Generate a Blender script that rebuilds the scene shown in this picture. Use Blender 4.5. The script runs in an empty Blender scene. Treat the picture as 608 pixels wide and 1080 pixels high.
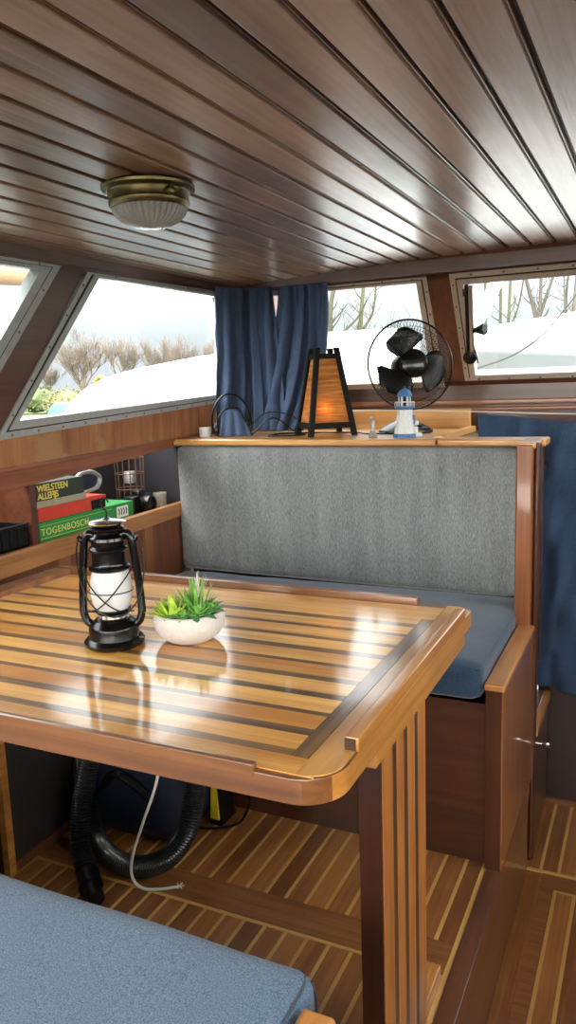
import bpy, bmesh, math, random
from mathutils import Vector, Matrix, noise
random.seed(7)
C = bpy.context.scene.collection
PI = math.pi

def s(r, g, b, k=1.0):
    def f(c):
        c = c / 255.0
        return (c / 12.92 if c <= 0.04045 else ((c + 0.055) / 1.055) ** 2.4) * k
    return (f(r), f(g), f(b), 1.0)

# ------------------------------------------------------------------ materials
def new_mat(name):
    m = bpy.data.materials.new(name); m.use_nodes = True
    nt = m.node_tree
    return m, nt, nt.nodes['Principled BSDF']

def plain(name, col, rough=0.5, metal=0.0, coat=0.0, bump=0.0, bscale=200.0, var=0.0, spec=0.5, sheen=0.0, trans=0.0, ior=1.45):
    m, nt, p = new_mat(name)
    p.inputs['Base Color'].default_value = col
    p.inputs['Roughness'].default_value = rough
    p.inputs['Metallic'].default_value = metal
    p.inputs['Coat Weight'].default_value = coat
    p.inputs['Specular IOR Level'].default_value = spec
    p.inputs['Sheen Weight'].default_value = sheen
    p.inputs['Transmission Weight'].default_value = trans
    p.inputs['IOR'].default_value = ior
    if bump or var:
        tc = nt.nodes.new('ShaderNodeTexCoord'); n = nt.nodes.new('ShaderNodeTexNoise')
        n.inputs['Scale'].default_value = bscale; n.inputs['Detail'].default_value = 4
        nt.links.new(tc.outputs['Object'], n.inputs['Vector'])
        if bump:
            b = nt.nodes.new('ShaderNodeBump'); b.inputs['Strength'].default_value = bump; b.inputs['Distance'].default_value = 0.001
            nt.links.new(n.outputs['Fac'], b.inputs['Height']); nt.links.new(b.outputs['Normal'], p.inputs['Normal'])
        if var:
            r = nt.nodes.new('ShaderNodeValToRGB')
            r.color_ramp.elements[0].position = 0.3; r.color_ramp.elements[1].position = 0.7
            r.color_ramp.elements[0].color = tuple(c * (1 - var) for c in col[:3]) + (1,)
            r.color_ramp.elements[1].color = tuple(min(1, c * (1 + var)) for c in col[:3]) + (1,)
            nt.links.new(n.outputs['Fac'], r.inputs['Fac']); nt.links.new(r.outputs['Color'], p.inputs['Base Color'])
    return m

def wood(name, dark, light, axis='X', rough=0.45, coat=0.3, coat_rough=0.15, fine=1.0, pitch=0, paxis='Y', poff=0.0, pvar=0.25, contrast=0.8, bump=0.15, blotch=None):
    """grain runs along axis; pitch gives each board of that width its own tone"""
    m, nt, p = new_mat(name); N = nt.nodes; L = nt.links
    tc = N.new('ShaderNodeTexCoord'); mp = N.new('ShaderNodeMapping')
    sc = {'X': (2.2, 55, 55), 'Y': (55, 2.2, 55), 'Z': (55, 55, 2.2)}[axis]
    mp.inputs['Scale'].default_value = tuple(v * fine for v in sc)
    L.new(tc.outputs['Object'], mp.inputs['Vector'])
    n1 = N.new('ShaderNodeTexNoise'); n1.inputs['Scale'].default_value = 1.0; n1.inputs['Detail'].default_value = 5; n1.inputs['Roughness'].default_value = 0.62; n1.inputs['Distortion'].default_value = 0.6
    n2 = N.new('ShaderNodeTexNoise'); n2.inputs['Scale'].default_value = 4.5; n2.inputs['Detail'].default_value = 3
    L.new(tc.outputs['Object'], n2.inputs['Vector'])
    vec = mp.outputs['Vector']
    fac_extra = None
    if pitch:
        sp = N.new('ShaderNodeSeparateXYZ'); L.new(tc.outputs['Object'], sp.inputs[0])
        a = N.new('ShaderNodeMath'); a.operation = 'SUBTRACT'; a.inputs[1].default_value = poff; L.new(sp.outputs[paxis], a.inputs[0])
        d = N.new('ShaderNodeMath'); d.operation = 'DIVIDE'; d.inputs[1].default_value = pitch; L.new(a.outputs[0], d.inputs[0])
        f = N.new('ShaderNodeMath'); f.operation = 'FLOOR'; L.new(d.outputs[0], f.inputs[0])
        w = N.new('ShaderNodeTexWhiteNoise'); w.noise_dimensions = '1D'; L.new(f.outputs[0], w.inputs['W'])
        va = N.new('ShaderNodeVectorMath'); va.operation = 'ADD'; L.new(vec, va.inputs[0])
        vs = N.new('ShaderNodeVectorMath'); vs.operation = 'SCALE'; vs.inputs['Scale'].default_value = 37.0; L.new(w.outputs['Color'], vs.inputs[0]); L.new(vs.outputs[0], va.inputs[1])
        vec = va.outputs[0]; fac_extra = w.outputs['Value']
    L.new(vec, n1.inputs['Vector'])
    mix = N.new('ShaderNodeMath'); mix.operation = 'MULTIPLY_ADD'; mix.inputs[1].default_value = 0.35; L.new(n2.outputs['Fac'], mix.inputs[0])
    sc1 = N.new('ShaderNodeMath'); sc1.operation = 'MULTIPLY'; sc1.inputs[1].default_value = 0.65; L.new(n1.outputs['Fac'], sc1.inputs[0]); L.new(sc1.outputs[0], mix.inputs[2])
    fac = mix.outputs[0]
    if fac_extra:
        m2 = N.new('ShaderNodeMath'); m2.operation = 'MULTIPLY_ADD'; m2.inputs[1].default_value = pvar; L.new(fac_extra, m2.inputs[0])
        m3 = N.new('ShaderNodeMath'); m3.operation = 'SUBTRACT'; m3.inputs[1].default_value = pvar / 2; L.new(fac, m3.inputs[0]); L.new(m3.outputs[0], m2.inputs[2]); fac = m2.outputs[0]
    r = N.new('ShaderNodeValToRGB'); r.color_ramp.elements[0].position = 0.5 - 0.25 / max(contrast, .1) * .5; r.color_ramp.elements[1].position = 0.5 + 0.25 / max(contrast, .1) * .5
    r.color_ramp.elements[0].color = dark; r.color_ramp.elements[1].color = light
    L.new(fac, r.inputs['Fac'])
    col = r.outputs['Color']
    if blotch:
        n3 = N.new('ShaderNodeTexNoise'); n3.inputs['Scale'].default_value = blotch[1]; n3.inputs['Detail'].default_value = 5; L.new(tc.outputs['Object'], n3.inputs['Vector'])
        r3 = N.new('ShaderNodeValToRGB'); r3.color_ramp.elements[0].position = blotch[2]; r3.color_ramp.elements[1].position = blotch[2] + .05; L.new(n3.outputs['Fac'], r3.inputs['Fac'])
        mx = N.new('ShaderNodeMix'); mx.data_type = 'RGBA'; L.new(r3.outputs['Color'], mx.inputs['Factor']); L.new(col, mx.inputs[6]); mx.inputs[7].default_value = blotch[0]; col = mx.outputs[2]
    L.new(col, p.inputs['Base Color'])
    p.inputs['Roughness'].default_value = rough; p.inputs['Coat Weight'].default_value = coat; p.inputs['Coat Roughness'].default_value = coat_rough
    b = N.new('ShaderNodeBump'); b.inputs['Strength'].default_value = bump; b.inputs['Distance'].default_value = 0.0015
    L.new(n1.outputs['Fac'], b.inputs['Height']); L.new(b.outputs['Normal'], p.inputs['Normal'])
    n4 = N.new('ShaderNodeTexNoise'); n4.inputs['Scale'].default_value = 9; n4.inputs['Detail'].default_value = 2; L.new(tc.outputs['Object'], n4.inputs['Vector'])
    b2 = N.new('ShaderNodeBump'); b2.inputs['Strength'].default_value = 0.12; b2.inputs['Distance'].default_value = 0.004; L.new(n4.outputs['Fac'], b2.inputs['Height']); L.new(b2.outputs['Normal'], p.inputs['Coat Normal'])
    return m

def fabric(name, dark, light, stretch=(900, 900, 900), rough=0.95, wr=0.0, sheen=0.25, mid=0.5, w=.18, streak=0.0):
    m, nt, p = new_mat(name); N = nt.nodes; L = nt.links
    tc = N.new('ShaderNodeTexCoord'); mp = N.new('ShaderNodeMapping'); mp.inputs['Scale'].default_value = stretch
    L.new(tc.outputs['Object'], mp.inputs['Vector'])
    n = N.new('ShaderNodeTexNoise'); n.inputs['Scale'].default_value = 1; n.inputs['Detail'].default_value = 3; n.inputs['Roughness'].default_value = .7
    L.new(mp.outputs[0], n.inputs['Vector'])
    r = N.new('ShaderNodeValToRGB'); r.color_ramp.elements[0].position = mid - w; r.color_ramp.elements[1].position = mid + w
    r.color_ramp.elements[0].color = dark; r.color_ramp.elements[1].color = light
    L.new(n.outputs['Fac'], r.inputs['Fac']); L.new(r.outputs['Color'], p.inputs['Base Color'])
    p.inputs['Roughness'].default_value = rough; p.inputs['Sheen Weight'].default_value = sheen; p.inputs['Specular IOR Level'].default_value = 0.2
    if streak:
        mp3 = N.new('ShaderNodeMapping'); mp3.inputs['Scale'].default_value = (22, 22, 2.5); L.new(tc.outputs['Object'], mp3.inputs['Vector'])
        n3 = N.new('ShaderNodeTexNoise'); n3.inputs['Scale'].default_value = 1; n3.inputs['Detail'].default_value = 3; L.new(mp3.outputs[0], n3.inputs['Vector'])
        ma = N.new('ShaderNodeMath'); ma.operation = 'MULTIPLY_ADD'; ma.inputs[1].default_value = streak; L.new(n3.outputs['Fac'], ma.inputs[0])
        mb = N.new('ShaderNodeMath'); mb.operation = 'SUBTRACT'; mb.inputs[1].default_value = streak / 2; L.new(n.outputs['Fac'], mb.inputs[0]); L.new(mb.outputs[0], ma.inputs[2]); L.new(ma.outputs[0], r.inputs['Fac'])
    b = N.new('ShaderNodeBump'); b.inputs['Strength'].default_value = 0.35; b.inputs['Distance'].default_value = 0.0006
    L.new(n.outputs['Fac'], b.inputs['Height'])
    last = b
    if wr:
        n2 = N.new('ShaderNodeTexNoise'); n2.inputs['Scale'].default_value = 7; n2.inputs['Detail'].default_value = 3; n2.inputs['Distortion'].default_value = .5; L.new(tc.outputs['Object'], n2.inputs['Vector'])
        b2 = N.new('ShaderNodeBump'); b2.inputs['Strength'].default_value = wr; b2.inputs['Distance'].default_value = 0.01; L.new(n2.outputs['Fac'], b2.inputs['Height']); L.new(b.outputs['Normal'], b2.inputs['Normal']); last = b2
    L.new(last.outputs['Normal'], p.inputs['Normal'])
    return m

def pane_mat(name, tint=(0.93, 0.96, 0.96, 1), refl=0.06):
    m, nt, p = new_mat(name); N = nt.nodes; L = nt.links
    N.remove(p); out = N['Material Output']
    t = N.new('ShaderNodeBsdfTransparent'); t.inputs['Color'].default_value = tint
    g = N.new('ShaderNodeBsdfGlossy'); g.inputs['Roughness'].default_value = 0.01
    lw = N.new('ShaderNodeLayerWeight'); lw.inputs['Blend'].default_value = .5
    pw = N.new('ShaderNodeMath'); pw.operation = 'POWER'; pw.inputs[1].default_value = 5; L.new(lw.outputs['Facing'], pw.inputs[0])
    f = N.new('ShaderNodeMath'); f.operation = 'MULTIPLY_ADD'; f.inputs[1].default_value = .9; f.inputs[2].default_value = .03; L.new(pw.outputs[0], f.inputs[0])
    mx = N.new('ShaderNodeMixShader'); L.new(f.outputs[0], mx.inputs[0]); L.new(t.outputs[0], mx.inputs[1]); L.new(g.outputs[0], mx.inputs[2]); L.new(mx.outputs[0], out.inputs[0])
    return m

PX, PO = 0.0765, -0.864
M = {}
M['ceil'] = wood('mahogany_ceiling', s(114, 86, 68), s(172, 138, 114), 'Y', .42, .7, .26, 1.0, PX, 'X', PO, .3, .75, .25)
M['groove'] = wood('groove_wood', s(34, 17, 11), s(50, 28, 19), 'Y', .6, .1)
M['trim'] = wood('dark_mahogany', s(60, 30, 16), s(90, 50, 30), 'Y', .4, .4, .2, .8)
M['trimX'] = wood('dark_mahogany_x', s(60, 30, 16), s(92, 50, 30), 'X', .4, .4, .2, .8)
M['post'] = wood('mahogany_post', s(80, 44, 30), s(116, 70, 48), 'Z', .45, .3, .2, .8)
M['panelL'] = wood('left_panel', s(108, 62, 32), s(160, 106, 64), 'Z', .5, .3, .2, .5, blotch=(s(150, 112, 72), 6, .6))
M['railL'] = wood('left_rail', s(96, 50, 28), s(142, 84, 52), 'Y', .4, .5, .12, .8)
M['lip'] = wood('shelf_lip', s(134, 84, 46), s(176, 122, 74), 'Y', .4, .5, .12, .8)
M['lowL'] = wood('lower_panel', s(84, 44, 26), s(122, 72, 44), 'Z', .45, .3, .2, .6)
M['lowLt'] = wood('lower_batten', s(110, 66, 38), s(150, 98, 62), 'Z', .45, .3, .2, .6)
M['tabL'] = wood('table_honey', s(184, 120, 46), s(236, 182, 98), 'X', .35, 1.0, .11, .8, .061, 'Y', .852, .25, .8, .08)
M['tabD'] = wood('table_walnut', s(62, 44, 26), s(138, 102, 58), 'X', .35, 1.0, .11, 1.5, bump=.08)
M['tabDy'] = wood('table_walnut_y', s(62, 44, 26), s(138, 102, 58), 'Y', .35, 1.0, .11, 1.5, bump=.08)
M['tabY'] = wood('table_honey_y', s(176, 120, 54), s(222, 170, 96), 'Y', .35, 1.0, .11, .8, bump=.08)
M['tabE'] = wood('table_edge', s(88, 52, 26), s(130, 84, 46), 'X', .4, .8, .12, .8)
M['tabR'] = wood('table_rail', s(160, 102, 44), s(200, 142, 72), 'Y', .4, .8, .12, .8)
M['endgrain'] = plain('end_grain', s(60, 42, 28), .7, bump=.4, bscale=300)
M['legD'] = wood('leg_dark', s(36, 15, 8), s(58, 28, 15), 'Z', .4, .5, .15, .8)
M['legL'] = wood('leg_light', s(148, 86, 40), s(190, 128, 68), 'Z', .4, .6, .12, .8)
M['legS'] = wood('leg_stripe', s(50, 36, 28), s(88, 64, 46), 'Z', .4, .6, .12, 1)
M['honeyX'] = wood('ledge_wood', s(166, 114, 54), s(210, 160, 92), 'X', .4, .6, .12, .7)
M['honeyY'] = wood('ledge_wood_y', s(166, 114, 54), s(210, 160, 92), 'Y', .4, .6, .12, .7)
M['brownX'] = wood('brown_board', s(110, 64, 36), s(150, 96, 58), 'X', .4, .5, .15, .7)
M['bench'] = wood('bench_panel', s(50, 24, 14), s(80, 42, 26), 'X', .4, .6, .14, .6)
M['endboard'] = wood('bench_end', s(118, 66, 30), s(164, 102, 54), 'Z', .35, .9, .08, .7)
M['endboardD'] = wood('bench_end_edge', s(54, 24, 12), s(80, 42, 22), 'Z', .4, .6, .12, .7)
M['armtop'] = wood('arm_top', s(156, 96, 46), s(204, 146, 84), 'Y', .35, .8, .1, .7)
M['postL'] = wood('seat_post', s(100, 54, 26), s(150, 92, 52), 'Z', .35, .8, .1, .7)
M['floorY'] = wood('teak_floor', s(112, 66, 30), s(164, 106, 54), 'Y', .4, .6, .2, 1.1, .0505, 'X', -.99, .35, .75)
M['floorL'] = wood('teak_floor_low', s(122, 74, 34), s(174, 116, 60), 'Y', .4, .6, .2, 1.1, .0495, 'X', -.2105, .35, .75)
M['floorX'] = wood('teak_floor_x', s(108, 64, 30), s(150, 98, 50), 'X', .4, .6, .2, 1.1)
M['strip'] = wood('pale_strip', s(178, 130, 66), s(216, 172, 100), 'Y', .4, .5, .2, .8)
M['stripX'] = wood('pale_strip_x', s(178, 130, 66), s(216, 172, 100), 'X', .4, .5, .2, .8)
M['nose'] = wood('nosing_wood', s(70, 36, 18), s(108, 64, 38), 'Y', .4, .5, .2, .8)
M['riser'] = wood('riser_wood', s(88, 50, 30), s(120, 74, 46), 'Y', .35, .9, .12, .5)
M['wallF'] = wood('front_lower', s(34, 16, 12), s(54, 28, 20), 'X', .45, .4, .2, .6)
M['cab'] = wood('cabinet_wood', s(54, 27, 17), s(84, 46, 30), 'Z', .4, .6, .12, .7)
M['lining'] = plain('dark_lining', s(24, 24, 30), .8)
M['alu'] = plain('window_aluminium', s(158, 160, 158), .45, .3, bump=.15, bscale=60, var=.08)
M['alu2'] = plain('window_alu_warm', s(186, 172, 160), .5, .25, bump=.15, bscale=60, var=.08)
M['rubber'] = plain('rubber', s(18, 18, 18), .7)
M['screw'] = plain('screw', s(120, 115, 108), .35, .9)
M['glass'] = pane_mat('pane_glass')
M['black'] = plain('black_enamel', s(8, 8, 9), .22, 0, .15, spec=.35)
M['blackp'] = plain('black_plastic', s(10, 10, 11), .35, 0, .1, spec=.35)
M['blackm'] = plain('black_matt', s(12, 11, 11), .6, spec=.2)
M['wire'] = plain('black_wire', s(22, 18, 18), .35, .5)
M['grille'] = plain('grille_wire', s(34, 32, 32), .3, .6)
M['frost'] = plain('frosted_chimney', s(200, 203, 203), .35, var=.03, bscale=30)
M['steel'] = plain('steel', s(190, 185, 175), .3, .9)
M['chrome'] = plain('chrome', s(210, 210, 212), .18, 1)
M['brass'] = plain('aged_brass', s(92, 80, 50), .38, .85, var=.25, bscale=25)
M['ribglass'] = plain('ribbed_glass', s(214, 218, 216), .16, trans=.55, ior=1.4, var=.05, bscale=40)
M['bowl'] = plain('white_ceramic', s(196, 190, 184), .75, bump=.3, bscale=120, var=.06)
M['soil'] = plain('moss', s(60, 80, 50), .9, bump=.5, bscale=150)
M['leafA'] = plain('yellow_green_leaf', s(170, 202, 74), .5, var=.25, bscale=60)
M['leafB'] = plain('bright_green_leaf', s(116, 172, 80), .5, var=.25, bscale=60)
M['leafC'] = plain('blue_green_leaf', s(80, 124, 84), .5, var=.25, bscale=60)
M['leafW'] = plain('pale_leaf_tip', s(186, 190, 170), .6)
M['grey'] = fabric('grey_weave', s(74, 78, 80), s(150, 154, 156), (700, 700, 90), wr=.3, w=.22, streak=.28)
M['navy'] = fabric('navy_weave', s(22, 36, 56), s(58, 80, 106), (700, 700, 700), wr=.2)
M['denim'] = fabric('denim_weave', s(48, 68, 94), s(112, 136, 162), (500, 500, 500), wr=.15)
M['curtain'] = fabric('curtain_cloth', s(42, 56, 80), s(80, 98, 128), (800, 800, 300), wr=.3, sheen=.1)
M['curtainR'] = fabric('curtain_cloth_blue', s(30, 44, 66), s(58, 78, 106), (800, 800, 300), wr=.9, sheen=.1)
M['seam'] = fabric('seam', s(30, 40, 54), s(60, 76, 96))
M['paper'] = None
M['white'] = plain('white_paint', s(196, 200, 200), .5, bump=.4, bscale=250, var=.05)
M['blue'] = plain('blue_paint', s(60, 104, 150), .5, var=.15, bscale=120)
M['stone'] = plain('grey_stone', s(130, 124, 112), .7, var=.3, bscale=120)
M['silver'] = plain('silver_grey', s(150, 150, 146), .4, .5, var=.2, bscale=150)
M['hose'] = plain('black_hose', s(16, 18, 20), .38, coat=.2)
M['darkblue'] = plain('dark_blue_shell', s(20, 28, 46), .5, var=.2, bscale=20)
M['cord'] = plain('white_cord', s(200, 196, 186), .6)
M['yellow'] = plain('yellow_label', s(206, 186, 40), .5)
M['greenbox'] = plain('green_card', s(34, 128, 62), .5, var=.06, bscale=30)
M['red'] = plain('red_card', s(188, 58, 38), .55, var=.08, bscale=30)
M['darkbook'] = plain('dark_card', s(44, 50, 42), .5, var=.2, bscale=60)
M['pages'] = plain('pages', s(150, 140, 120), .8)
M['gold'] = plain('gold_ink', s(214, 196, 90), .5)
M['label'] = plain('white_label', s(214, 216, 208), .6)
M['ink'] = plain('dark_ink', s(40, 42, 44), .6)
M['mesh'] = None
M['tarp'] = plain('white_tarp', s(196, 198, 200), .6, bump=.2, bscale=4, var=.02)
M['tarpg'] = plain('grey_tarp', s(66, 70, 70), .7, var=.05, bscale=3)
M['hull'] = plain('boat_hull', s(70, 90, 110), .5)
M['bark'] = plain('pale_bark', s(96, 84, 74), .9, var=.15, bscale=2)
M['barkg'] = plain('mossy_bark', s(60, 60, 42), .9, var=.2, bscale=3)
M['bush'] = plain('spring_bush', s(68, 76, 44), .9, var=.4, bscale=3)
M['bushy'] = plain('yellow_bush', s(96, 92, 60), .9, var=.35, bscale=3)
M['water'] = plain('canal_water', s(110, 120, 116), .12)
M['grass'] = plain('bank_grass', s(70, 82, 42), .95, var=.3, bscale=2)
M['spar'] = plain('tan_cover', s(130, 102, 76), .7, var=.08, bscale=6)
M['rope'] = plain('grey_rope', s(44, 42, 40), .9)
M['wall_white'] = plain('white_render', s(180, 182, 180), .8, var=.03, bscale=3)
M['winblue'] = plain('pale_window', s(150, 176, 190), .2)
M['teal'] = plain('teal_cover', s(46, 100, 112), .6)
M['crane'] = plain('yellow_paint', s(140, 108, 36), .5)

def mesh_sheet():   # dark perforated sheet: fine square grid of threads
    m, nt, p = new_mat('woven_black_mesh'); N = nt.nodes; L = nt.links
    tc = N.new('ShaderNodeTexCoord'); sp = N.new('ShaderNodeSeparateXYZ'); L.new(tc.outputs['Object'], sp.inputs[0])
    outs = []
    for ax in ('Y', 'Z'):
        a = N.new('ShaderNodeMath'); a.operation = 'MULTIPLY'; a.inputs[1].default_value = 2 * PI / .0068; L.new(sp.outputs[ax], a.inputs[0])
        b = N.new('ShaderNodeMath'); b.operation = 'SINE'; L.new(a.outputs[0], b.inputs[0]); outs.append(b)
    mx = N.new('ShaderNodeMath'); mx.operation = 'MAXIMUM'; L.new(outs[0].outputs[0], mx.inputs[0]); L.new(outs[1].outputs[0], mx.inputs[1])
    r = N.new('ShaderNodeValToRGB'); r.color_ramp.elements[0].position = .2; r.color_ramp.elements[1].position = .9
    r.color_ramp.elements[0].color = s(14, 13, 14); r.color_ramp.elements[1].color = s(58, 52, 50); L.new(mx.outputs[0], r.inputs[0])
    L.new(r.outputs[0], p.inputs['Base Color']); p.inputs['Roughness'].default_value = .7
    return m
M['mesh'] = mesh_sheet()
def paper_mat():    # lamp paper lit from within: the shade gives off a warm light, with fibre banding
    m, nt, p = new_mat('lit_paper'); N = nt.nodes; L = nt.links
    tc = N.new('ShaderNodeTexCoord'); mp = N.new('ShaderNodeMapping'); mp.inputs['Scale'].default_value = (12, 12, 170); L.new(tc.outputs['Object'], mp.inputs[0])
    n = N.new('ShaderNodeTexNoise'); n.inputs['Scale'].default_value = 1; n.inputs['Detail'].default_value = 3; L.new(mp.outputs[0], n.inputs[0])
    r = N.new('ShaderNodeValToRGB'); r.color_ramp.elements[0].position = .3; r.color_ramp.elements[1].position = .7
    r.color_ramp.elements[0].color = s(160, 98, 46); r.color_ramp.elements[1].color = s(214, 154, 76); L.new(n.outputs['Fac'], r.inputs[0])
    L.new(r.outputs[0], p.inputs['Base Color']); L.new(r.outputs[0], p.inputs['Emission Color']); p.inputs['Emission Strength'].default_value = .06
    p.inputs['Roughness'].default_value = .8
    t = N.new('ShaderNodeBsdfTranslucent'); L.new(r.outputs[0], t.inputs[0]); mx = N.new('ShaderNodeMixShader'); mx.inputs[0].default_value = .5
    L.new(p.outputs[0], mx.inputs[1]); L.new(t.outputs[0], mx.inputs[2]); L.new(mx.outputs[0], N['Material Output'].inputs[0])
    return m
M['paper'] = paper_mat()
def glow(name, col, st):
    m, nt, p = new_mat(name); p.inputs['Base Color'].default_value = col; p.inputs['Emission Color'].default_value = col; p.inputs['Emission Strength'].default_value = st; return m
M['rust'] = plain('rusty_wire', s(96, 70, 58), .6, .5)
M['bulb'] = glow('warm_bulb', s(255, 190, 90), 6)

# ------------------------------------------------------------------ mesh helpers
def BM(): return bmesh.new()
def merge(bm, tmp, mi=0, mat=None):
    if mat is not None: bmesh.ops.transform(tmp, matrix=mat, verts=tmp.verts)
    for f in tmp.faces: f.material_index = mi
    me = bpy.data.meshes.new('_t'); tmp.to_mesh(me); tmp.free(); bm.from_mesh(me); bpy.data.meshes.remove(me)
def box(bm, a, b, mi=0, bev=0.0, seg=2, mat=None):
    t = BM(); bmesh.ops.create_cube(t, size=1)
    c = [(a[i] + b[i]) / 2 for i in range(3)]; d = [abs(b[i] - a[i]) for i in range(3)]
    for v in t.verts: v.co = Vector((v.co.x * d[0] + c[0], v.co.y * d[1] + c[1], v.co.z * d[2] + c[2]))
    if bev: bmesh.ops.bevel(t, geom=t.edges[:], offset=min(bev, min(d) * .45), segments=seg, affect='EDGES', profile=.5)
    merge(bm, t, mi, mat); return bm
def hexa(bm, pts, mi=0, bev=0.0, seg=2):
    """8 points: 4 of one face then the 4 opposite, same order"""
    t = BM(); v = [t.verts.new(p) for p in pts]
    for f in ((0, 1, 2, 3), (7, 6, 5, 4), (0, 4, 5, 1), (1, 5, 6, 2), (2, 6, 7, 3), (3, 7, 4, 0)): t.faces.new([v[i] for i in f])
    bmesh.ops.recalc_face_normals(t, faces=t.faces)
    if bev: bmesh.ops.bevel(t, geom=t.edges[:], offset=bev, segments=seg, affect='EDGES', profile=.5)
    merge(bm, t, mi); return bm
def prism(bm, poly, fn, t0, t1, mi=0, bev=0.0):
    """polygon in (u,v) mapped by fn(u,v,t) and extruded from t0 to t1"""
    t = BM(); a = [t.verts.new(fn(u, v, t0)) for u, v in poly]; b = [t.verts.new(fn(u, v, t1)) for u, v in poly]; n = len(poly)
    t.faces.new(a); t.faces.new(b[::-1])
    for i in range(n): t.faces.new((a[i], b[i], b[(i + 1) % n], a[(i + 1) % n]))
    bmesh.ops.recalc_face_normals(t, faces=t.faces)
    if bev:
        bmesh.ops.bevel(t, geom=[e for e in t.edges if e.calc_face_angle(0) > .6], offset=bev, segments=2, affect='EDGES', profile=.5)
    merge(bm, t, mi); return bm
def ring(bm, outer, inner, fn, t0, t1, mi=0):
    n = len(outer)
    for i in range(n):
        j = (i + 1) % n
        prism(bm, [outer[i], outer[j], inner[j], inner[i]], fn, t0, t1, mi)
    return bm
def smooth_path(pts, n=8, closed=False):
    P = [Vector(p) for p in pts]; out = []; L = len(P)
    for i in range(L if closed else L - 1):
        if closed: p0, p1, p2, p3 = P[i - 1], P[i], P[(i + 1) % L], P[(i + 2) % L]
        else: p0, p1, p2, p3 = P[max(i - 1, 0)], P[i], P[i + 1], P[min(i + 2, L - 1)]
        for k in range(n):
            t = k / n
            out.append(.5 * ((2 * p1) + (p2 - p0) * t + (2 * p0 - 5 * p1 + 4 * p2 - p3) * t * t + (3 * p1 - p0 - 3 * p2 + p3) * t ** 3))
    if not closed: out.append(P[-1])
    return out
def tube(bm, pts, r, sides=8, mi=0, closed=False, cap=True, sx=1.0):
    """r: number or function(i, n)"""
    t = BM(); n = len(pts); P = [Vector(p) for p in pts]; rings = []
    T0 = (P[1] - P[0]).normalized(); up = Vector((0, 0, 1)) if abs(T0.z) < .9 else Vector((1, 0, 0)); nrm = T0.cross(up).normalized()
    for i in range(n):
        if closed: T = (P[(i + 1) % n] - P[i - 1]).normalized()
        else: T = (P[min(i + 1, n - 1)] - P[max(i - 1, 0)]).normalized()
        nrm = (nrm - T * nrm.dot(T)); nrm = nrm.normalized() if nrm.length > 1e-6 else T.orthogonal().normalized()
        bn = T.cross(nrm); rr = r(i, n) if callable(r) else r
        rings.append([t.verts.new(P[i] + (nrm * math.cos(2 * PI * k / sides) * sx + bn * math.sin(2 * PI * k / sides)) * rr) for k in range(sides)])
    for i in range(n if closed else n - 1):
        a, b = rings[i], rings[(i + 1) % n]
        for k in range(sides): t.faces.new((a[k], a[(k + 1) % sides], b[(k + 1) % sides], b[k]))
    if cap and not closed: t.faces.new(rings[0][::-1]); t.faces.new(rings[-1])
    merge(bm, t, mi); return bm
def lathe(bm, prof, seg=32, mi=0, loc=(0, 0, 0), mat=None, rib=None):
    """prof: (r, z) from bottom to top"""
    t = BM(); rings = []
    for r, z in prof:
        if r < 1e-5: rings.append([t.verts.new((0, 0, z))])
        else:
            row = []
            for k in range(seg):
                a = 2 * PI * k / seg; q = r * (1 + (rib[0] * math.cos(rib[1] * a) if rib else 0)); row.append(t.verts.new((q * math.cos(a), q * math.sin(a), z)))
            rings.append(row)
    for a, b in zip(rings, rings[1:]):
        if len(a) == 1 and len(b) == 1: continue
        for k in range(seg):
            k2 = (k + 1) % seg
            if len(a) == 1: t.faces.new((a[0], b[k2], b[k]))
            elif len(b) == 1: t.faces.new((a[k], a[k2], b[0]))
            else: t.faces.new((a[k], a[k2], b[k2], b[k]))
    if len(rings[0]) > 1: t.faces.new(rings[0][::-1])
    if len(rings[-1]) > 1: t.faces.new(rings[-1])
    Mx = Matrix.Translation(loc) @ (mat if mat is not None else Matrix.Identity(4))
    merge(bm, t, mi, Mx); return bm
def ball(bm, c, r, sc=(1, 1, 1), mi=0, sub=2, mat=None):
    t = BM(); bmesh.ops.create_icosphere(t, subdivisions=sub, radius=r)
    for v in t.verts: v.co = Vector((v.co.x * sc[0], v.co.y * sc[1], v.co.z * sc[2]))
    if mat is not None: bmesh.ops.transform(t, matrix=mat, verts=t.verts)
    bmesh.ops.translate(t, verts=t.verts, vec=c); merge(bm, t, mi); return bm
def cushion(bm, a, b, r, amp=.004, fr=5.0, seed=0, bulge=0.0, bax=2, cuts=34, fn=None):
    t = BM(); bmesh.ops.create_cube(t, size=1); bmesh.ops.subdivide_edges(t, edges=t.edges[:], cuts=cuts, use_grid_fill=True)
    c = Vector([(a[i] + b[i]) / 2 for i in range(3)]); d = Vector([(b[i] - a[i]) / 2 for i in range(3)])
    for v in t.verts:
        # warp the grid so that rows crowd near the edges
        q = Vector([math.copysign(1 - (1 - abs(v.co[i] * 2)) ** 1.0, v.co[i]) for i in range(3)])
        p = Vector([q[i] * d[i] for i in range(3)])
        inn = Vector([max(-d[i] + r, min(d[i] - r, p[i])) for i in range(3)])
        o = p - inn
        nr = o.normalized() if o.length > 1e-7 else Vector((0, 0, 0))
        p2 = inn + nr * min(r, max(o.length, r * .999) if o.length > r * .5 else r)
        others = [i for i in range(3) if i != bax]
        k = (1 - abs(q[others[0]]) ** 4) * (1 - abs(q[others[1]]) ** 4)
        p2[bax] += math.copysign(1, q[bax]) * bulge * k * (1 if abs(q[bax]) > .95 else abs(q[bax]))
        w = c + p2
        w += nr * noise.noise(w * fr + Vector((seed, 0, 0))) * amp
        if fn: w = fn(w)
        v.co = w
    merge(bm, t, 0); return bm
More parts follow.
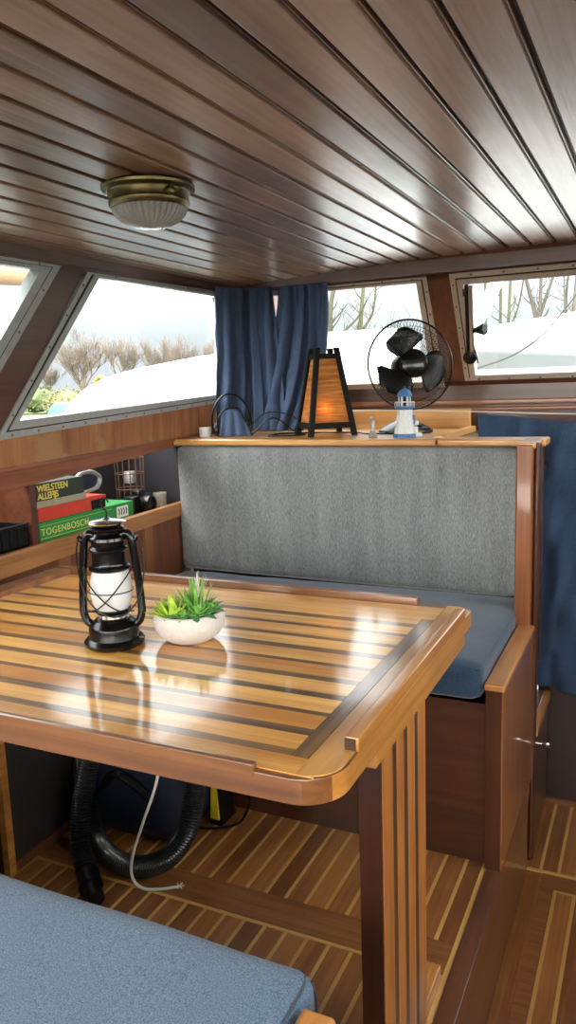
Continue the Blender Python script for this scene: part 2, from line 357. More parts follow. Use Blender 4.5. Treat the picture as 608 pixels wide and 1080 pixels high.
def obj(name, bm, mats, parent=None, world=False, smooth=True, ang=35, loc=None, wn=True):
    me = bpy.data.meshes.new(name); bm.normal_update(); bm.to_mesh(me); bm.free()
    if not isinstance(mats, (list, tuple)): mats = [mats]
    for m in mats: me.materials.append(m)
    if smooth:
        me.polygons.foreach_set('use_smooth', [True] * len(me.polygons)); me.set_sharp_from_angle(angle=math.radians(ang))
    o = bpy.data.objects.new(name, me); C.objects.link(o)
    if smooth and wn: o.modifiers.new('weighted', 'WEIGHTED_NORMAL').keep_sharp = True
    if parent is not None:
        o.parent = parent
        if world: 
            p = parent; off = Vector((0, 0, 0))
            while p is not None: off += p.location; p = p.parent
            o.location = -off
    if loc is not None: o.location = loc
    return o
def tag(o, label=None, cat=None, group=None, kind=None):
    if label: o['label'] = label
    if cat: o['category'] = cat
    if group: o['group'] = group
    if kind: o['kind'] = kind
    return o
def thing(name, label, cat, loc=(0, 0, 0), rz=0.0, group=None):
    o = bpy.data.objects.new(name, None); C.objects.link(o); o.empty_display_size = .05
    o.location = loc; o.rotation_euler = (0, 0, rz); return tag(o, label, cat, group)
def struct(name, bm, mats, parent=None, label=None, **k):
    o = obj(name, bm, mats, parent, **k)
    if parent is None: o['kind'] = 'structure'
    if label: o['label'] = label
    return o
def text_mesh(body, size, mat4, extr=.0004, name='lettering', m=None, parent=None, world=True, bold=False, space=1.0):
    cu = bpy.data.curves.new('_txt', 'FONT'); cu.body = body; cu.size = size; cu.extrude = extr; cu.align_x = 'LEFT'; cu.space_character = space
    if bold: cu.offset = size * .015
    to = bpy.data.objects.new('_txt', cu); C.objects.link(to)
    dg = bpy.context.evaluated_depsgraph_get(); me = bpy.data.meshes.new_from_object(to.evaluated_get(dg))
    bpy.data.objects.remove(to); me.transform(mat4); me.name = name; me.materials.clear(); me.materials.append(m)
    o = bpy.data.objects.new(name, me); C.objects.link(o)
    if parent is not None:
        o.parent = parent
        if world:
            p = parent; off = Vector((0, 0, 0))
            while p is not None: off += p.location; p = p.parent
            o.location = -off
    return o

# ------------------------------------------------------------------ planes of the cabin
LN = Vector((1, 0, -.06)).normalized()
def LP(y, z, t=0.0): return Vector((-1.565 + .06 * (z - 1.05), y, z)) + LN * t
WN = Vector((0, -1, -.5526)).normalized()
def WP(x, z, t=0.0): return Vector((x, 3.03 - (z - 1.17) * .5526, z)) + WN * t
def RP(y, z, t=0.0): return Vector((1.0 - .06 * (z - 1.05), y, z)) - Vector((1, 0, .06)).normalized() * t
def ceil_z(x): return 1.600 - .022 * (x + .1) ** 2
Y0 = -1.3       # aft end of the cabin

# ------------------------------------------------------------------ ceiling
bm = BM()
x = PO - 10 * PX
edges = [PO + i * PX for i in range(-10, 27)]
for x0 in edges:
    x1 = x0 + PX; a, b = max(x0 + .0072, -1.62), min(x1 - .0072, 1.08)
    if b - a < .01: continue
    z0, z1 = ceil_z(a), ceil_z(b)
    hexa(bm, [(a, Y0, z0), (b, Y0, z1), (b, 2.86, z1), (a, 2.86, z0), (a, Y0, z0 + .016), (b, Y0, z1 + .016), (b, 2.86, z1 + .016), (a, 2.86, z0 + .016)], 0, .0022, 2)
    # the lower lip each board laps onto its neighbour
    c0, c1 = x0 - .0072, x0 - .0044
    if c0 > -1.6: box(bm, (c0, Y0, ceil_z(x0) + .006), (c1 + .0005, 2.86, ceil_z(x0) + .016), 0, .001, 1)
for i in range(24):
    a = -1.66 + i * .12; b = a + .12
    hexa(bm, [(a, Y0 - .05, ceil_z(a) + .0155), (b, Y0 - .05, ceil_z(b) + .0155), (b, 2.95, ceil_z(b) + .0155), (a, 2.95, ceil_z(a) + .0155), (a, Y0 - .05, ceil_z(a) + .06), (b, Y0 - .05, ceil_z(b) + .06), (b, 2.95, ceil_z(b) + .06), (a, 2.95, ceil_z(a) + .06)], 1)
struct('ceiling', bm, [M['ceil'], M['groove']])

# beams where ceiling meets the windows
bm = BM(); box(bm, (-1.6, 2.80, 1.538), (1.04, 2.87, 1.612), 0, .004); struct('trim_1', bm, M['trimX'])
bm = BM(); hexa(bm, [(-1.533, Y0, 1.50), (-1.60, Y0, 1.50), (-1.60, 2.84, 1.535), (-1.533, 2.84, 1.535), (-1.530, Y0, 1.60), (-1.60, Y0, 1.60), (-1.60, 2.84, 1.60), (-1.530, 2.84, 1.60)], 0, .003); struct('trim_2', bm, M['trim'])
bm = BM(); box(bm, (.97, Y0, 1.52), (1.04, 2.84, 1.61), 0, .004); struct('trim_3', bm, M['trim'])

# ------------------------------------------------------------------ windows
def lerp2(a, b, t): return (a[0] + (b[0] - a[0]) * t, a[1] + (b[1] - a[1]) * t)
def make_window(name, outer, inner, fn, mat, root_loc, screws=None, screw_n=(8, 6, 8, 6)):
    """outer/inner: four corners in the plane, running round"""
    root = bpy.data.objects.new(name, None); C.objects.link(root); root.location = root_loc; root['kind'] = 'structure'
    mid1 = [lerp2(o, i, .42) for o, i in zip(outer, inner)]; mid2 = [lerp2(o, i, .52) for o, i in zip(outer, inner)]
    bm = BM(); ring(bm, outer, mid1, fn, -.03, .006, 0); ring(bm, mid1, mid2, fn, -.03, .0075, 1); ring(bm, mid2, inner, fn, -.03, .011, 0)
    obj('window_frame', bm, [mat, M['rubber']], root, world=True, smooth=False)
    bm = BM(); prism(bm, [lerp2(i, o, .1) for o, i in zip(outer, inner)], fn, -.014, -.010)
    obj('pane', bm, M['glass'], root, world=True, smooth=False)
    sc = [lerp2(o, i, .2) for o, i in zip(outer, inner)]
    k = 0
    for e in range(4):
        a, b = sc[e], sc[(e + 1) % 4]
        for q in range(screw_n[e]):
            u, v = lerp2(a, b, (q + .4) / screw_n[e])
            c = fn(u, v, .0065); n = (fn(u, v, 1) - fn(u, v, 0)).normalized()
            bm = BM(); ball(bm, c, .0042, (1, 1, 1), 0, 2)
            for vv in bm.verts:
                d = (vv.co - c).dot(n); vv.co -= n * d * .45
            obj('screw', bm, M['screw'], root, world=True)
    return root
# left side: aft partial window, forward big one, one further aft behind the camera's shoulder
def zb(y): return 1.051 + (y - 1.536) * .051
w1o = [(.35, zb(.35)), (1.388, zb(1.388)), (1.788, 1.52), (.35, 1.50)]
w1i = [(.42, zb(.4) + .045), (1.36, zb(1.36) + .045), (1.702, 1.500), (.42, 1.47)]
make_window('window_1', w1o, w1i, LP, M['alu'], LP(.9, 1.0), screw_n=(10, 4, 8, 1))
w2o = [(1.518, zb(1.518)), (2.74, zb(2.74)), (2.74, 1.528), (1.901, 1.515)]
w2i = [(1.597, 1.098), (2.69, 1.141), (2.69, 1.512), (1.946, 1.503)]
make_window('window_2', w2o, w2i, LP, M['alu'], LP(2.1, 1.06), screw_n=(12, 1, 4, 5))
w3o = [(-1.1, zb(-1.1)), (.2, zb(.2)), (.2, 1.50), (-1.1, 1.49)]; w3i = [(-1.04, zb(-1.1) + .05), (.14, zb(.2) + .04), (.14, 1.47), (-1.04, 1.46)]
make_window('window_3', w3o, w3i, LP, M['alu'], LP(-.4, 1.0), screw_n=(2, 1, 2, 1))
# windscreen
make_window('window_4', [(-1.46, 1.143), (-.756, 1.143), (-.770, 1.534), (-1.46, 1.534)], [(-1.42, 1.168), (-.802, 1.165), (-.808, 1.518), (-1.42, 1.518)], WP, M['alu2'], WP(-1.1, 1.143), screw_n=(1, 5, 6, 1))
make_window('window_5', [(-.676, 1.163), (.46, 1.163), (.45, 1.536), (-.688, 1.536)], [(-.633, 1.185), (.42, 1.185), (.41, 1.500), (-.640, 1.500)], WP, M['alu2'], WP(-.1, 1.163), screw_n=(10, 1, 10, 5))
make_window('window_6', [(.54, 1.163), (.96, 1.163), (.95, 1.536), (.54, 1.536)], [(.58, 1.185), (.92, 1.185), (.91, 1.500), (.58, 1.500)], WP, M['alu2'], WP(.75, 1.163), screw_n=(1, 1, 1, 1))
# starboard side, beyond the frame: it lights the cabin
make_window('window_7', [(-1.0, 1.0), (.6, 1.02), (.6, 1.5), (-1.0, 1.5)], [(-.95, 1.05), (.55, 1.07), (.55, 1.46), (-.95, 1.46)], RP, M['alu'], RP(-.2, 1.0), screw_n=(1, 1, 1, 1))
make_window('window_8', [(.75, 1.03), (2.6, 1.08), (2.6, 1.5), (.75, 1.5)], [(.8, 1.08), (2.55, 1.13), (2.55, 1.46), (.8, 1.46)], RP, M['alu'], RP(1.7, 1.03), screw_n=(1, 1, 1, 1))

# left wall around the windows
T = -.04
bm = BM()
def lw(poly, mi, t0=T, t1=0.0): prism(bm, poly, LP, t0, t1, mi)
lw([(Y0, .88), (3.05, .99), (3.05, zb(3.05) + .03), (Y0, zb(Y0) + .03)], 0)
lw([(1.37, zb(1.37) + .01), (1.54, zb(1.54) + .01), (1.925, 1.56), (1.765, 1.56)], 1)
lw([(Y0, 1.485), (3.05, 1.51), (3.05, 1.6), (Y0, 1.6)], 1)
lw([(2.715, 1.1), (3.2, 1.1), (3.2, 1.6), (2.715, 1.6)], 1)
lw([(.18, .98), (.37, .98), (.37, 1.5), (.18, 1.5)], 1)
lw([(Y0 - .02, .93), (-1.08, .93), (-1.08, 1.6), (Y0 - .02, 1.6)], 1)
# lower wall under the book shelf and hull side behind it
def vl(y, z, t): return Vector((t, y, z))
prism(bm, [(Y0, -.3), (3.0, -.3), (3.0, .74), (Y0, .70)], vl, -1.60, -1.572, 2)
prism(bm, [(Y0, .6), (3.05, .6), (3.05, 1.1), (Y0, 1.05)], vl, -1.82, -1.80, 4)
for yy in (.55, .95, 1.35, 1.72, 2.14, 2.5): prism(bm, [(yy, .0), (yy + .045, .0), (yy + .045, .72), (yy, .71)], vl, -1.573, -1.562, 3)
struct('wall_left', bm, [M['panelL'], M['trim'], M['lowL'], M['lowLt'], M['lining']])
# rail above the shelf
bm = BM()
def rl(y, z, t): return Vector((-1.57 + .06 * (z - 1.05) + t, y, z))
prism(bm, [(Y0, .96), (3.0, .965 + .012), (3.0, .91 + 1.47 * .065), (Y0, .74 + .05)] if False else [(Y0, .730), (2.42, .967), (2.42, .991), (Y0, .90)], rl, -.035, .012, 0, .004)
prism(bm, [(Y0, .895), (2.9, .996), (2.9, 1.008), (Y0, .907)], rl, -.03, .018, 0, .003)
struct('trim_4', bm, M['railL'])

# recessed shelf on the left hull side
ws = thing('recessed_shelf', 'long open mahogany shelf recessed in the left wall, with a lighter front lip', 'shelf', (-1.6, 1.5, .68))
bm = BM(); box(bm, (-1.80, Y0 + .02, .722), (-1.575, 2.42, .742), 0); obj('shelf_board', bm, M['lowL'], ws, world=True)
def zlt(y): return .744 + (y - 1.49) * .0177
def zlb(y): return .684 + (y - 1.49) * .031
bm = BM(); prism(bm, [(Y0, zlb(Y0)), (2.42, zlb(2.42)), (2.42, zlt(2.42)), (Y0, zlt(Y0))], vl, -1.585, -1.557, 0, .004); obj('front_lip', bm, M['lip'], ws, world=True)
for yy in (1.652, .2): 
    bm = BM(); box(bm, (-1.80, yy, .742), (-1.592, yy + .026, .945), 0, .002); obj('divider', bm, M['trim'], ws, world=True)
bm = BM(); box(bm, (-1.80, 2.405, .72), (-1.58, 2.42, .96), 0); obj('end_panel', bm, M['lining'], ws, world=True)

# ------------------------------------------------------------------ front: windscreen wall, dashboard
bm = BM()
def fw(poly, mi, t0=-.05, t1=0): prism(bm, poly, WP, t0, t1, mi)
fw([(-1.66, 1.06), (1.1, 1.06), (1.1, 1.175), (-1.66, 1.155)], 0)
fw([(-1.66, 1.52), (1.1, 1.52), (1.1, 1.62), (-1.66, 1.62)], 0)
fw([(-1.66, 1.1), (-1.44, 1.1), (-1.44, 1.6), (-1.66, 1.6)], 1)
fw([(-.785, 1.1), (-.66, 1.1), (-.672, 1.6), (-.792, 1.6)], 1)
fw([(.44, 1.1), (.56, 1.1), (.56, 1.6), (.43, 1.6)], 1)
fw([(.94, 1.1), (1.1, 1.1), (1.1, 1.6), (.93, 1.6)], 1)
# dark wood face under the windscreen and its two stepped mouldings
box(bm, (-1.62, 3.045, .90), (1.05, 3.09, 1.15), 0)
box(bm, (-1.62, 3.022, 1.068), (1.05, 3.05, 1.088), 2, .004)
box(bm, (-1.62, 3.030, 1.045), (1.05, 3.05, 1.060), 2, .004)
box(bm, (-1.62, 2.60, .962), (1.05, 3.05, .975), 3)
# lower front wall behind the blue curtain
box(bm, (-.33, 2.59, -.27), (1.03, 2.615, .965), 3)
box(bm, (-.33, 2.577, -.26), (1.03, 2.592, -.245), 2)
struct('wall_front', bm, [M['trimX'], M['post'], M['brownX'], M['wallF']])

# right and aft walls (never in frame from here, closing the cabin)
bm = BM()
def rw(poly, mi=0): prism(bm, poly, RP, -.04, 0, mi)
rw([(Y0, -.3), (3.2, -.3), (3.2, 1.09), (Y0, 1.0)]); rw([(Y0, 1.49), (3.2, 1.49), (3.2, 1.62), (Y0, 1.62)])
for a, b in ((Y0 - .02, -.98), (.58, .77), (2.58, 3.2)): rw([(a, .95), (b, .95), (b, 1.6), (a, 1.6)])
struct('wall_right', bm, M['lowL'])
bm = BM()
box(bm, (-1.66, Y0 - .05, -.3), (-1.5, Y0, 1.65)); box(bm, (.94, Y0 - .05, -.3), (1.1, Y0, 1.65)); box(bm, (-1.6, Y0 - .05, -.3), (1.0, Y0, .88)); box(bm, (-1.6, Y0 - .05, 1.50), (1.1, Y0, 1.68)); box(bm, (-.36, Y0 - .05, -.3), (-.28, Y0, 1.65))
struct('wall_back', bm, M['lowL'])

# ------------------------------------------------------------------ floors
bm = BM()
XS = -.2105
box(bm, (-.34, Y0, -.30), (1.03, 2.60, -.262), 0)
# boards: border, margin strip, cross boards at y 2.10-2.19
box(bm, (-.296, Y0, -.263), (-.255, 2.13, -.2603), 0, .0005, 1); box(bm, (-.254, Y0, -.263), (-.217, 2.13, -.2603), 1, .0005, 1)
box(bm, (-.255, 2.107, -.263), (1.02, 2.175, -.2602), 1, .0005, 1)
box(bm, (-.300, 2.175, -.263), (1.02, 2.190, -.2600), 3, .0005, 1)
for i in range(24):
    xx = -.211 + i * .0505
    box(bm, (xx - .0045, Y0, -.263), (xx + .0045, 2.096, -.2599), 2)
    if i < 24: box(bm, (xx + .0047, Y0, -.263), (xx + .0458, 2.096, -.2602), 0)
box(bm, (-.2155, 2.096, -.263), (1.02, 2.106, -.2599), 3)
for i in range(25):
    xx = -.262 + i * .050
    box(bm, (xx - .0045, 2.19, -.263), (xx + .0045, 2.578, -.2599), 2)
    box(bm, (xx + .0047, 2.19, -.263), (xx + .0453, 2.578, -.2602), 0)
struct('floor', bm, [M['floorL'], M['floorX'], M['strip'], M['stripX']], smooth=False)

bm = BM()
box(bm, (-1.58, Y0, -.04), (-.300, 2.20, -.003), 0)
# margin strips and two plank fields divided by a pair of cross boards
def field(y0, y1):
    k = -12
    for k in range(-12, 13):
        xx = -.990 + k * .0505
        if xx < -1.57 or xx > -.35: continue
        box(bm, (xx - .0042, y0, -.004), (xx + .0042, y1, .0004), 2)
    for k in range(-12, 13):
        xx = -.990 + k * .0505; a, b = max(xx + .0044, -1.57), min(xx + .0461, -.346)
        if b - a > .004: box(bm, (a, y0, -.004), (b, y1, .0), 0)
field(1.460, 1.78); field(Y0 + .02, 1.356)
box(bm, (-1.57, 1.357, -.004), (-.346, 1.366, .0004), 3)
box(bm, (-1.57, 1.367, -.004), (-.346, 1.411, .0), 1, .0006, 1); box(bm, (-1.57, 1.4125, -.004), (-.346, 1.4595, .0), 1, .0006, 1)
box(bm, (-.3455, Y0, -.004), (-.3345, 1.78, .0004), 2)
struct('floor.001', bm, [M['floorY'], M['floorX'], M['strip'], M['stripX']], smooth=False)
bm = BM(); box(bm, (-.334, Y0, -.012), (-.294, 1.742, .005), 0, .003); struct('trim_5', bm, M['nose'])
bm = BM(); box(bm, (-.325, Y0, -.262), (-.298, 1.745, -.008), 0); struct('trim_6', bm, M['riser'])

# ------------------------------------------------------------------ forward bench (built-in seat)
be = thing('bench', 'built-in mahogany bench across the front with a glossy end board, tall post and backrest board', 'bench', (-.95, 1.9, 0))
bm = BM(); box(bm, (-1.560, 1.765, 0), (-.335, 1.785, .425), 0, .001); obj('front_panel', bm, M['bench'], be, world=True)
bm = BM(); box(bm, (-1.560, 1.765, .41), (-.335, 2.36, .425), 0); obj('seat_board', bm, M['bench'], be, world=True)
bm = BM(); box(bm, (-.336, 1.743, -.0), (-.299, 2.235, .458), 0, .002)
obj('end_board', bm, [M['endboard']], be, world=True)
bm = BM(); box(bm, (-.332, 1.741, -.26), (-.2985, 2.14, .0), 0); obj('end_board_skirt', bm, M['riser'], be, world=True)
bm = BM(); box(bm, (-.338, 1.738, .004), (-.301, 1.744, .456), 0, .001); obj('end_board_edge', bm, M['endboardD'], be, world=True)
bm = BM(); box(bm, (-.342, 1.735, .455), (-.294, 2.22, .472), 0, .005, 3); obj('arm_cap', bm, M['armtop'], be, world=True)
bm = BM(); box(bm, (-.352, 2.205, -.26), (-.305, 2.27, .985), 0, .006, 3); obj('post', bm, M['postL'], be, world=True)
bm = BM(); box(bm, (-.3045, 2.225, -.26), (-.290, 2.262, .990), 0, .006, 3); obj('post_facing', bm, M['endboardD'], be, world=True)
bm = BM(); box(bm, (-1.560, 2.428, .30), (-.306, 2.446, .975), 0); obj('backrest_board', bm, M['bench'], be, world=True)
bm = BM(); box(bm, (-1.565, 2.345, .968), (-.60, 2.40, .990), 0, .006, 3); box(bm, (-.62, 2.345, .968), (-.290, 2.448, .990), 0, .006, 3); obj('top_lip', bm, M['honeyX'], be, world=True)
bm = BM(); box(bm, (-.35, 2.21, .972), (-.30, 2.36, .992), 0, .006, 3); obj('post_cap', bm, M['armtop'], be, world=True)

def seat_shape(w):
    return w
bm = BM(); cushion(bm, (-1.555, 1.728, .4255), (-.345, 2.350, .516), .026, .004, 6, 3, .008, 2, 44)
sc_ = obj('seat_cushion', bm, M['navy'], None); tag(sc_, 'long navy blue seat cushion on the front bench, below the grey back cushion', 'cushion')
bm = BM(); tube(bm, smooth_path([(-.353, 2.33, .506), (-.353, 2.05, .507), (-.353, 1.80, .506), (-.358, 1.742, .503), (-.40, 1.736, .503), (-.8, 1.735, .504), (-1.5, 1.736, .503)], 6), .0025, 6); obj('piping', bm, M['seam'], sc_)
def back_shape(w):
    # the lower edge sags to the right and the top corner dips
    u = (w.x + 1.56) / 1.18
    if w.z < .60: w.z += -.004 + .010 * (1 - u)
    w.y += .004 * math.sin(w.x * 17 + w.z * 3) * (.5 if w.y < 2.40 else 0) + .003 * math.sin(w.x * 41 + w.z * 5) * (.5 if w.y < 2.40 else 0)
    return w
bm = BM(); cushion(bm, (-1.565, 2.352, .508), (-.372, 2.424, .966), .022, .004, 7, 9, .006, 1, 44, back_shape)
bc = obj('back_cushion', bm, M['grey']); tag(bc, 'large heathered grey back cushion standing upright along the front bench', 'cushion')
bm = BM(); tube(bm, smooth_path([(-1.545, 2.356, .522), (-1.0, 2.352, .517), (-.6, 2.352, .514), (-.40, 2.356, .514)], 8), .0028, 6); obj('piping', bm, M['grey'], bc)

# shelf top behind the backrest
ld = thing('ledge', 'varnished honey coloured shelf top behind the grey backrest, under the windscreen', 'shelf', (-1.08, 2.6, .97))
bm = BM(); box(bm, (-1.58, 2.40, .972), (-.612, 2.90, .9895), 0, .002); obj('shelf_top', bm, M['honeyX'], ld, world=True)
bm = BM(); box(bm, (-.634, 2.40, .976), (-.606, 2.90, .997), 0, .003); obj('end_rail', bm, M['honeyY'], ld, world=True)
bm = BM(); box(bm, (-1.30, 2.868, .985), (-.62, 2.884, 1.060), 0, .003); obj('upstand', bm, M['honeyX'], ld, world=True)
bm = BM(); box(bm, (-.60, 2.45, .90), (-.53, 2.62, .94), 0, .003); o = obj('metal_box', bm, M['steel']); tag(o, 'pale metal box just visible in the dark gap right of the ledge', 'box')
o.location = (0, 0, 0)
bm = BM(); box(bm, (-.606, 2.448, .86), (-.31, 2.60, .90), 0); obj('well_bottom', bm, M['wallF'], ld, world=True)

# ------------------------------------------------------------------ table
tb = thing('table', 'large varnished striped wooden table with low edge rails and a striped slab leg', 'table', (-.88, 1.15, 0))
def rounded(x0, y0, x1, y1, rs, n=8):
    """rs: radii for corners (x0,y0),(x1,y0),(x1,y1),(x0,y1)"""
    out = []
    for (cx, cy, sx, sy, a0), r in zip(((x0, y0, 1, 1, PI), (x1, y0, -1, 1, 1.5 * PI), (x1, y1, -1, -1, 0), (x0, y1, 1, -1, .5 * PI)), rs):
        r = max(r, .001)
        for k in range(n + 1):
            a = a0 + (PI / 2) * k / n; out.append((cx + sx * r + r * math.cos(a), cy + sy * r + r * math.sin(a)))
    return out
def hp(u, v, t): return Vector((u, v, t))
bm = BM(); prism(bm, rounded(-1.43, .790, -.3325, 1.578, (.005, .060, .026, .005)), hp, .664, .699, 0, .003)
bm.normal_update()
for f in bm.faces:
    if f.normal.x > .8: f.material_index = 1
obj('tabletop', bm, [M['tabE'], M['tabR']], tb, world=True)
bm = BM()
def tbx(x0, y0, x1, y1, mi): box(bm, (x0, y0, .697), (x1, y1, .7006), mi)
dk = [.852, .913, .974, 1.037, 1.100, 1.163, 1.226, 1.288, 1.352, 1.415]
wd = .0085
yy = .842
tbx(-1.40, .8005, -.385, .8425, 2)
for i, d in enumerate(dk):
    hw = wd * (1 + .25 * math.sin(i * 2.3))
    if d - hw > yy: tbx(-1.40, yy + .0002, -.411, d - hw, 0)
    tbx(-1.40, max(d - hw, yy) + .0002, -.411, d + hw, 1); yy = d + hw
tbx(-1.40, yy + .0002, -.411, 1.462, 0)
tbx(-.4105, .843, -.386, 1.462, 3)
tbx(-1.40, 1.4625, -.3855, 1.548, 2)
prism(bm, [(-.385, .8005), (-.360, .8005)] + [(-.337 - .045 + .045 * math.cos(a), .8005 + .045 + .045 * math.sin(a)) for a in [(-PI / 2 + PI / 2 * k / 8) for k in range(1, 9)]] + [(-.337, 1.55), (-.36, 1.57), (-.385, 1.57)], hp, .697, .7006, 4)
obj('striped_inlay', bm, [M['tabL'], M['tabD'], M['tabL'], M['tabDy'], M['tabY']], tb, world=True, smooth=False)
bm = BM(); box(bm, (-1.42, .788, .690), (-.436, .800, .709), 0, .003); obj('edge_rail', bm, M['tabE'], tb, world=True)
bm = BM(); box(bm, (-.3525, .884, .698), (-.332, 1.500, .7185), 0, .003)
box(bm, (-.3515, .8828, .7005), (-.3365, .8845, .7165), 1)
obj('edge_rail', bm, [M['tabR'], M['endgrain']], tb, world=True)
bm = BM(); box(bm, (-1.43, 1.552, .698), (-.446, 1.572, .7165), 0, .003); obj('edge_rail', bm, M['tabE'], tb, world=True)
bm = BM(); box(bm, (-1.43, .80, .698), (-1.375, 1.552, .7135), 0, .003); obj('edge_rail', bm, M['lowLt'], tb, world=True)
bm = BM(); box(bm, (-.372, .964, .636), (-.3375, 1.52, .668), 0, .002); obj('apron', bm, M['tabR'], tb, world=True)
bm = BM(); box(bm, (-1.30, 1.0, .640), (-.372, 1.06, .668), 0, .002); obj('apron', bm, M['legD'], tb, world=True)
lg = BM()
ys = [.997, 1.044, 1.063, 1.102, 1.121, 1.161, 1.179, 1.226]
for i in range(7): box(lg, (-.354, ys[i], 0.0), (-.3395, ys[i + 1], .640), 1 if i % 2 == 0 else 2)
box(lg, (-.375, .998, 0), (-.3535, 1.225, .640), 0); box(lg, (-.375, .992, 0), (-.3405, .9985, .640), 0)
obj('leg', lg, [M['legD'], M['legL'], M['legS']], tb, world=True, smooth=False)
bm = BM(); box(bm, (-.392, .90, .0005), (-.345, 1.352, .035), 0, .003); obj('foot', bm, M['tabR'], tb, world=True)

# ------------------------------------------------------------------ aft bench with denim cushion (lower left)
ab = thing('bench', 'wooden bench end with a rounded armrest cap under the pale blue cushion at lower left', 'bench', (-.9, .45, 0))
bm = BM(); box(bm, (-1.56, -.2, .0), (-.345, .74, .385), 0); obj('bench_box', bm, M['bench'], ab, world=True)
bm = BM(); box(bm, (-.337, -.2, .0), (-.300, .70, .455), 0, .002); obj('end_board', bm, M['endboard'], ab, world=True)
bm = BM(); box(bm, (-.340, -.2, .455), (-.298, .708, .474), 0, .007, 3); obj('arm_cap', bm, M['armtop'], ab, world=True)
bm = BM(); cushion(bm, (-1.55, -.18, .385), (-.343, .772, .475), .028, .004, 6, 21, .006, 2, 44)
dc = obj('seat_cushion', bm, M['denim']); tag(dc, 'pale denim blue seat cushion in the lower left foreground', 'cushion')
bm = BM(); tube(bm, smooth_path([(-.352, -.1, .468), (-.352, .4, .470), (-.352, .70, .468), (-.360, .757, .465)], 6), .0018, 6)
tube(bm, smooth_path([(-.352, .757, .46), (-.348, .764, .43), (-.350, .762, .395)], 4), .0018, 6); obj('piping', bm, M['seam'], dc)

# mesh fronted locker under the table
lk = thing('locker', 'low wooden locker with a black perforated mesh side, under the left end of the table', 'cabinet', (-1.48, 1.5, 0))
bm = BM(); box(bm, (-1.572, 1.275, .0), (-1.415, 1.762, .345), 0); obj('body', bm, M['legD'], lk, world=True)
bm = BM(); box(bm, (-1.413, 1.27, .0), (-1.392, 1.292, .345), 0, .002); box(bm, (-1.413, 1.29, .0), (-1.395, 1.762, .028), 1, .002); box(bm, (-1.413, 1.68, .028), (-1.396, 1.70, .345), 1, .002); obj('frame', bm, [M['tabR'], M['lowL']], lk, world=True)
bm = BM(); box(bm, (-1.413, 1.292, .026), (-1.402, 1.68, .345), 0); obj('mesh_panel', bm, M['mesh'], lk, world=True)
bm = BM(); box(bm, (-1.572, 1.262, .345), (-1.388, 1.762, .363), 0, .004); obj('lid', bm, M['honeyY'], lk, world=True)

# cabinet to the right of the post
cb = thing('step_cabinet', 'low dark cabinet with a pale edged top, right of the bench post', 'cabinet', (-.40, 2.4, -.26))
bm = BM(); box(bm, (-.70, 2.28, -.26), (-.302, 2.575, .118), 0); obj('body', bm, M['cab'], cb, world=True)
bm = BM(); box(bm, (-.3025, 2.29, -.235), (-.294, 2.56, .10), 0, .002); d_ = obj('door', bm, M['cab'], cb, world=True)
bm = BM(); box(bm, (-.70, 2.276, .118), (-.309, 2.575, .140), 0, .003); obj('top', bm, M['post'], cb, world=True)
bm = BM(); box(bm, (-.309, 2.272, .112), (-.288, 2.575, .143), 0, .004); obj('top_edging', bm, M['armtop'], cb, world=True)
bm = BM(); lathe(bm, [(.004, 0), (.004, .012), (.0035, .02), (.009, .026), (.011, .034), (.008, .041), (0, .043)], 16, 0, (-.294, 2.262, .098), Matrix.Rotation(PI / 2, 4, 'Y')); obj('knob', bm, M['chrome'], d_, world=True)

# ------------------------------------------------------------------ curtains
def drape(name, mat, top, bot, nfold, amp, h=40, w=120, th=.0025, seed=0, pinch=None, parent=None, ampb=None, crumple=.007):
    """top/bot: paths (lists of points); pleats run down between them"""
    tp = smooth_path(top, 16); bt = smooth_path(bot, 16)
    def at(P, u):
        f = u * (len(P) - 1); i = min(int(f), len(P) - 2); return P[i].lerp(P[i + 1], f - i), (P[i + 1] - P[i]).normalized()
    bm = BM(); rows = []
    for j in range(h + 1):
        v = j / h; row = []
        for i in range(w + 1):
            u = i / w
            a, ta = at(tp, u); b, tb_ = at(bt, u); e = pinch(u, v) if pinch else v
            p = a.lerp(b, e); p.z = a.z + (b.z - a.z) * v; t = ta.lerp(tb_, v); n = Vector((-t.y, t.x, 0)); n = n.normalized() if n.length > 1e-6 else Vector((0, 1, 0))
            am = amp * (1 - v) + (ampb if ampb is not None else amp) * v
            ph = 2 * PI * nfold * (u + .03 * noise.noise(Vector((u * 3, v * 2, seed))) + .04 * v * math.sin(u * 5 + seed))
            off = am * (math.sin(ph) * .7 + .35 * math.sin(ph * 1.7 + 1.3 + v * 2)) + .012 * noise.noise(Vector((u * 5, v * 3, seed + 5))) + crumple * noise.noise(Vector((u * 11 + v * 4, v * 7, seed + 9)))
            p = p + n * off + t * am * .25 * math.cos(ph * 2 + 1)
            row.append(bm.verts.new(p))
        rows.append(row)
    for j in range(h):
        for i in range(w): bm.faces.new((rows[j][i], rows[j][i + 1], rows[j + 1][i + 1], rows[j + 1][i]))
    o = obj(name, bm, mat, parent, ang=80)
    md = o.modifiers.new('thick', 'SOLIDIFY'); md.thickness = th; md.offset = 0
    return o
ct = drape('curtain', M['curtain'], [(-1.505, 2.60, 1.538), (-1.49, 2.68, 1.538), (-1.47, 2.76, 1.54), (-1.41, 2.785, 1.54), (-1.365, 2.787, 1.54)],
           [(-1.52, 2.60, 1.0), (-1.49, 2.64, .995), (-1.44, 2.67, .995), (-1.36, 2.70, .995), (-1.28, 2.70, .995)], 4.5, .016, seed=2, ampb=.024)
tag(ct, 'dark blue curtain bunched over the corner at the end of the left side window', 'curtain', )
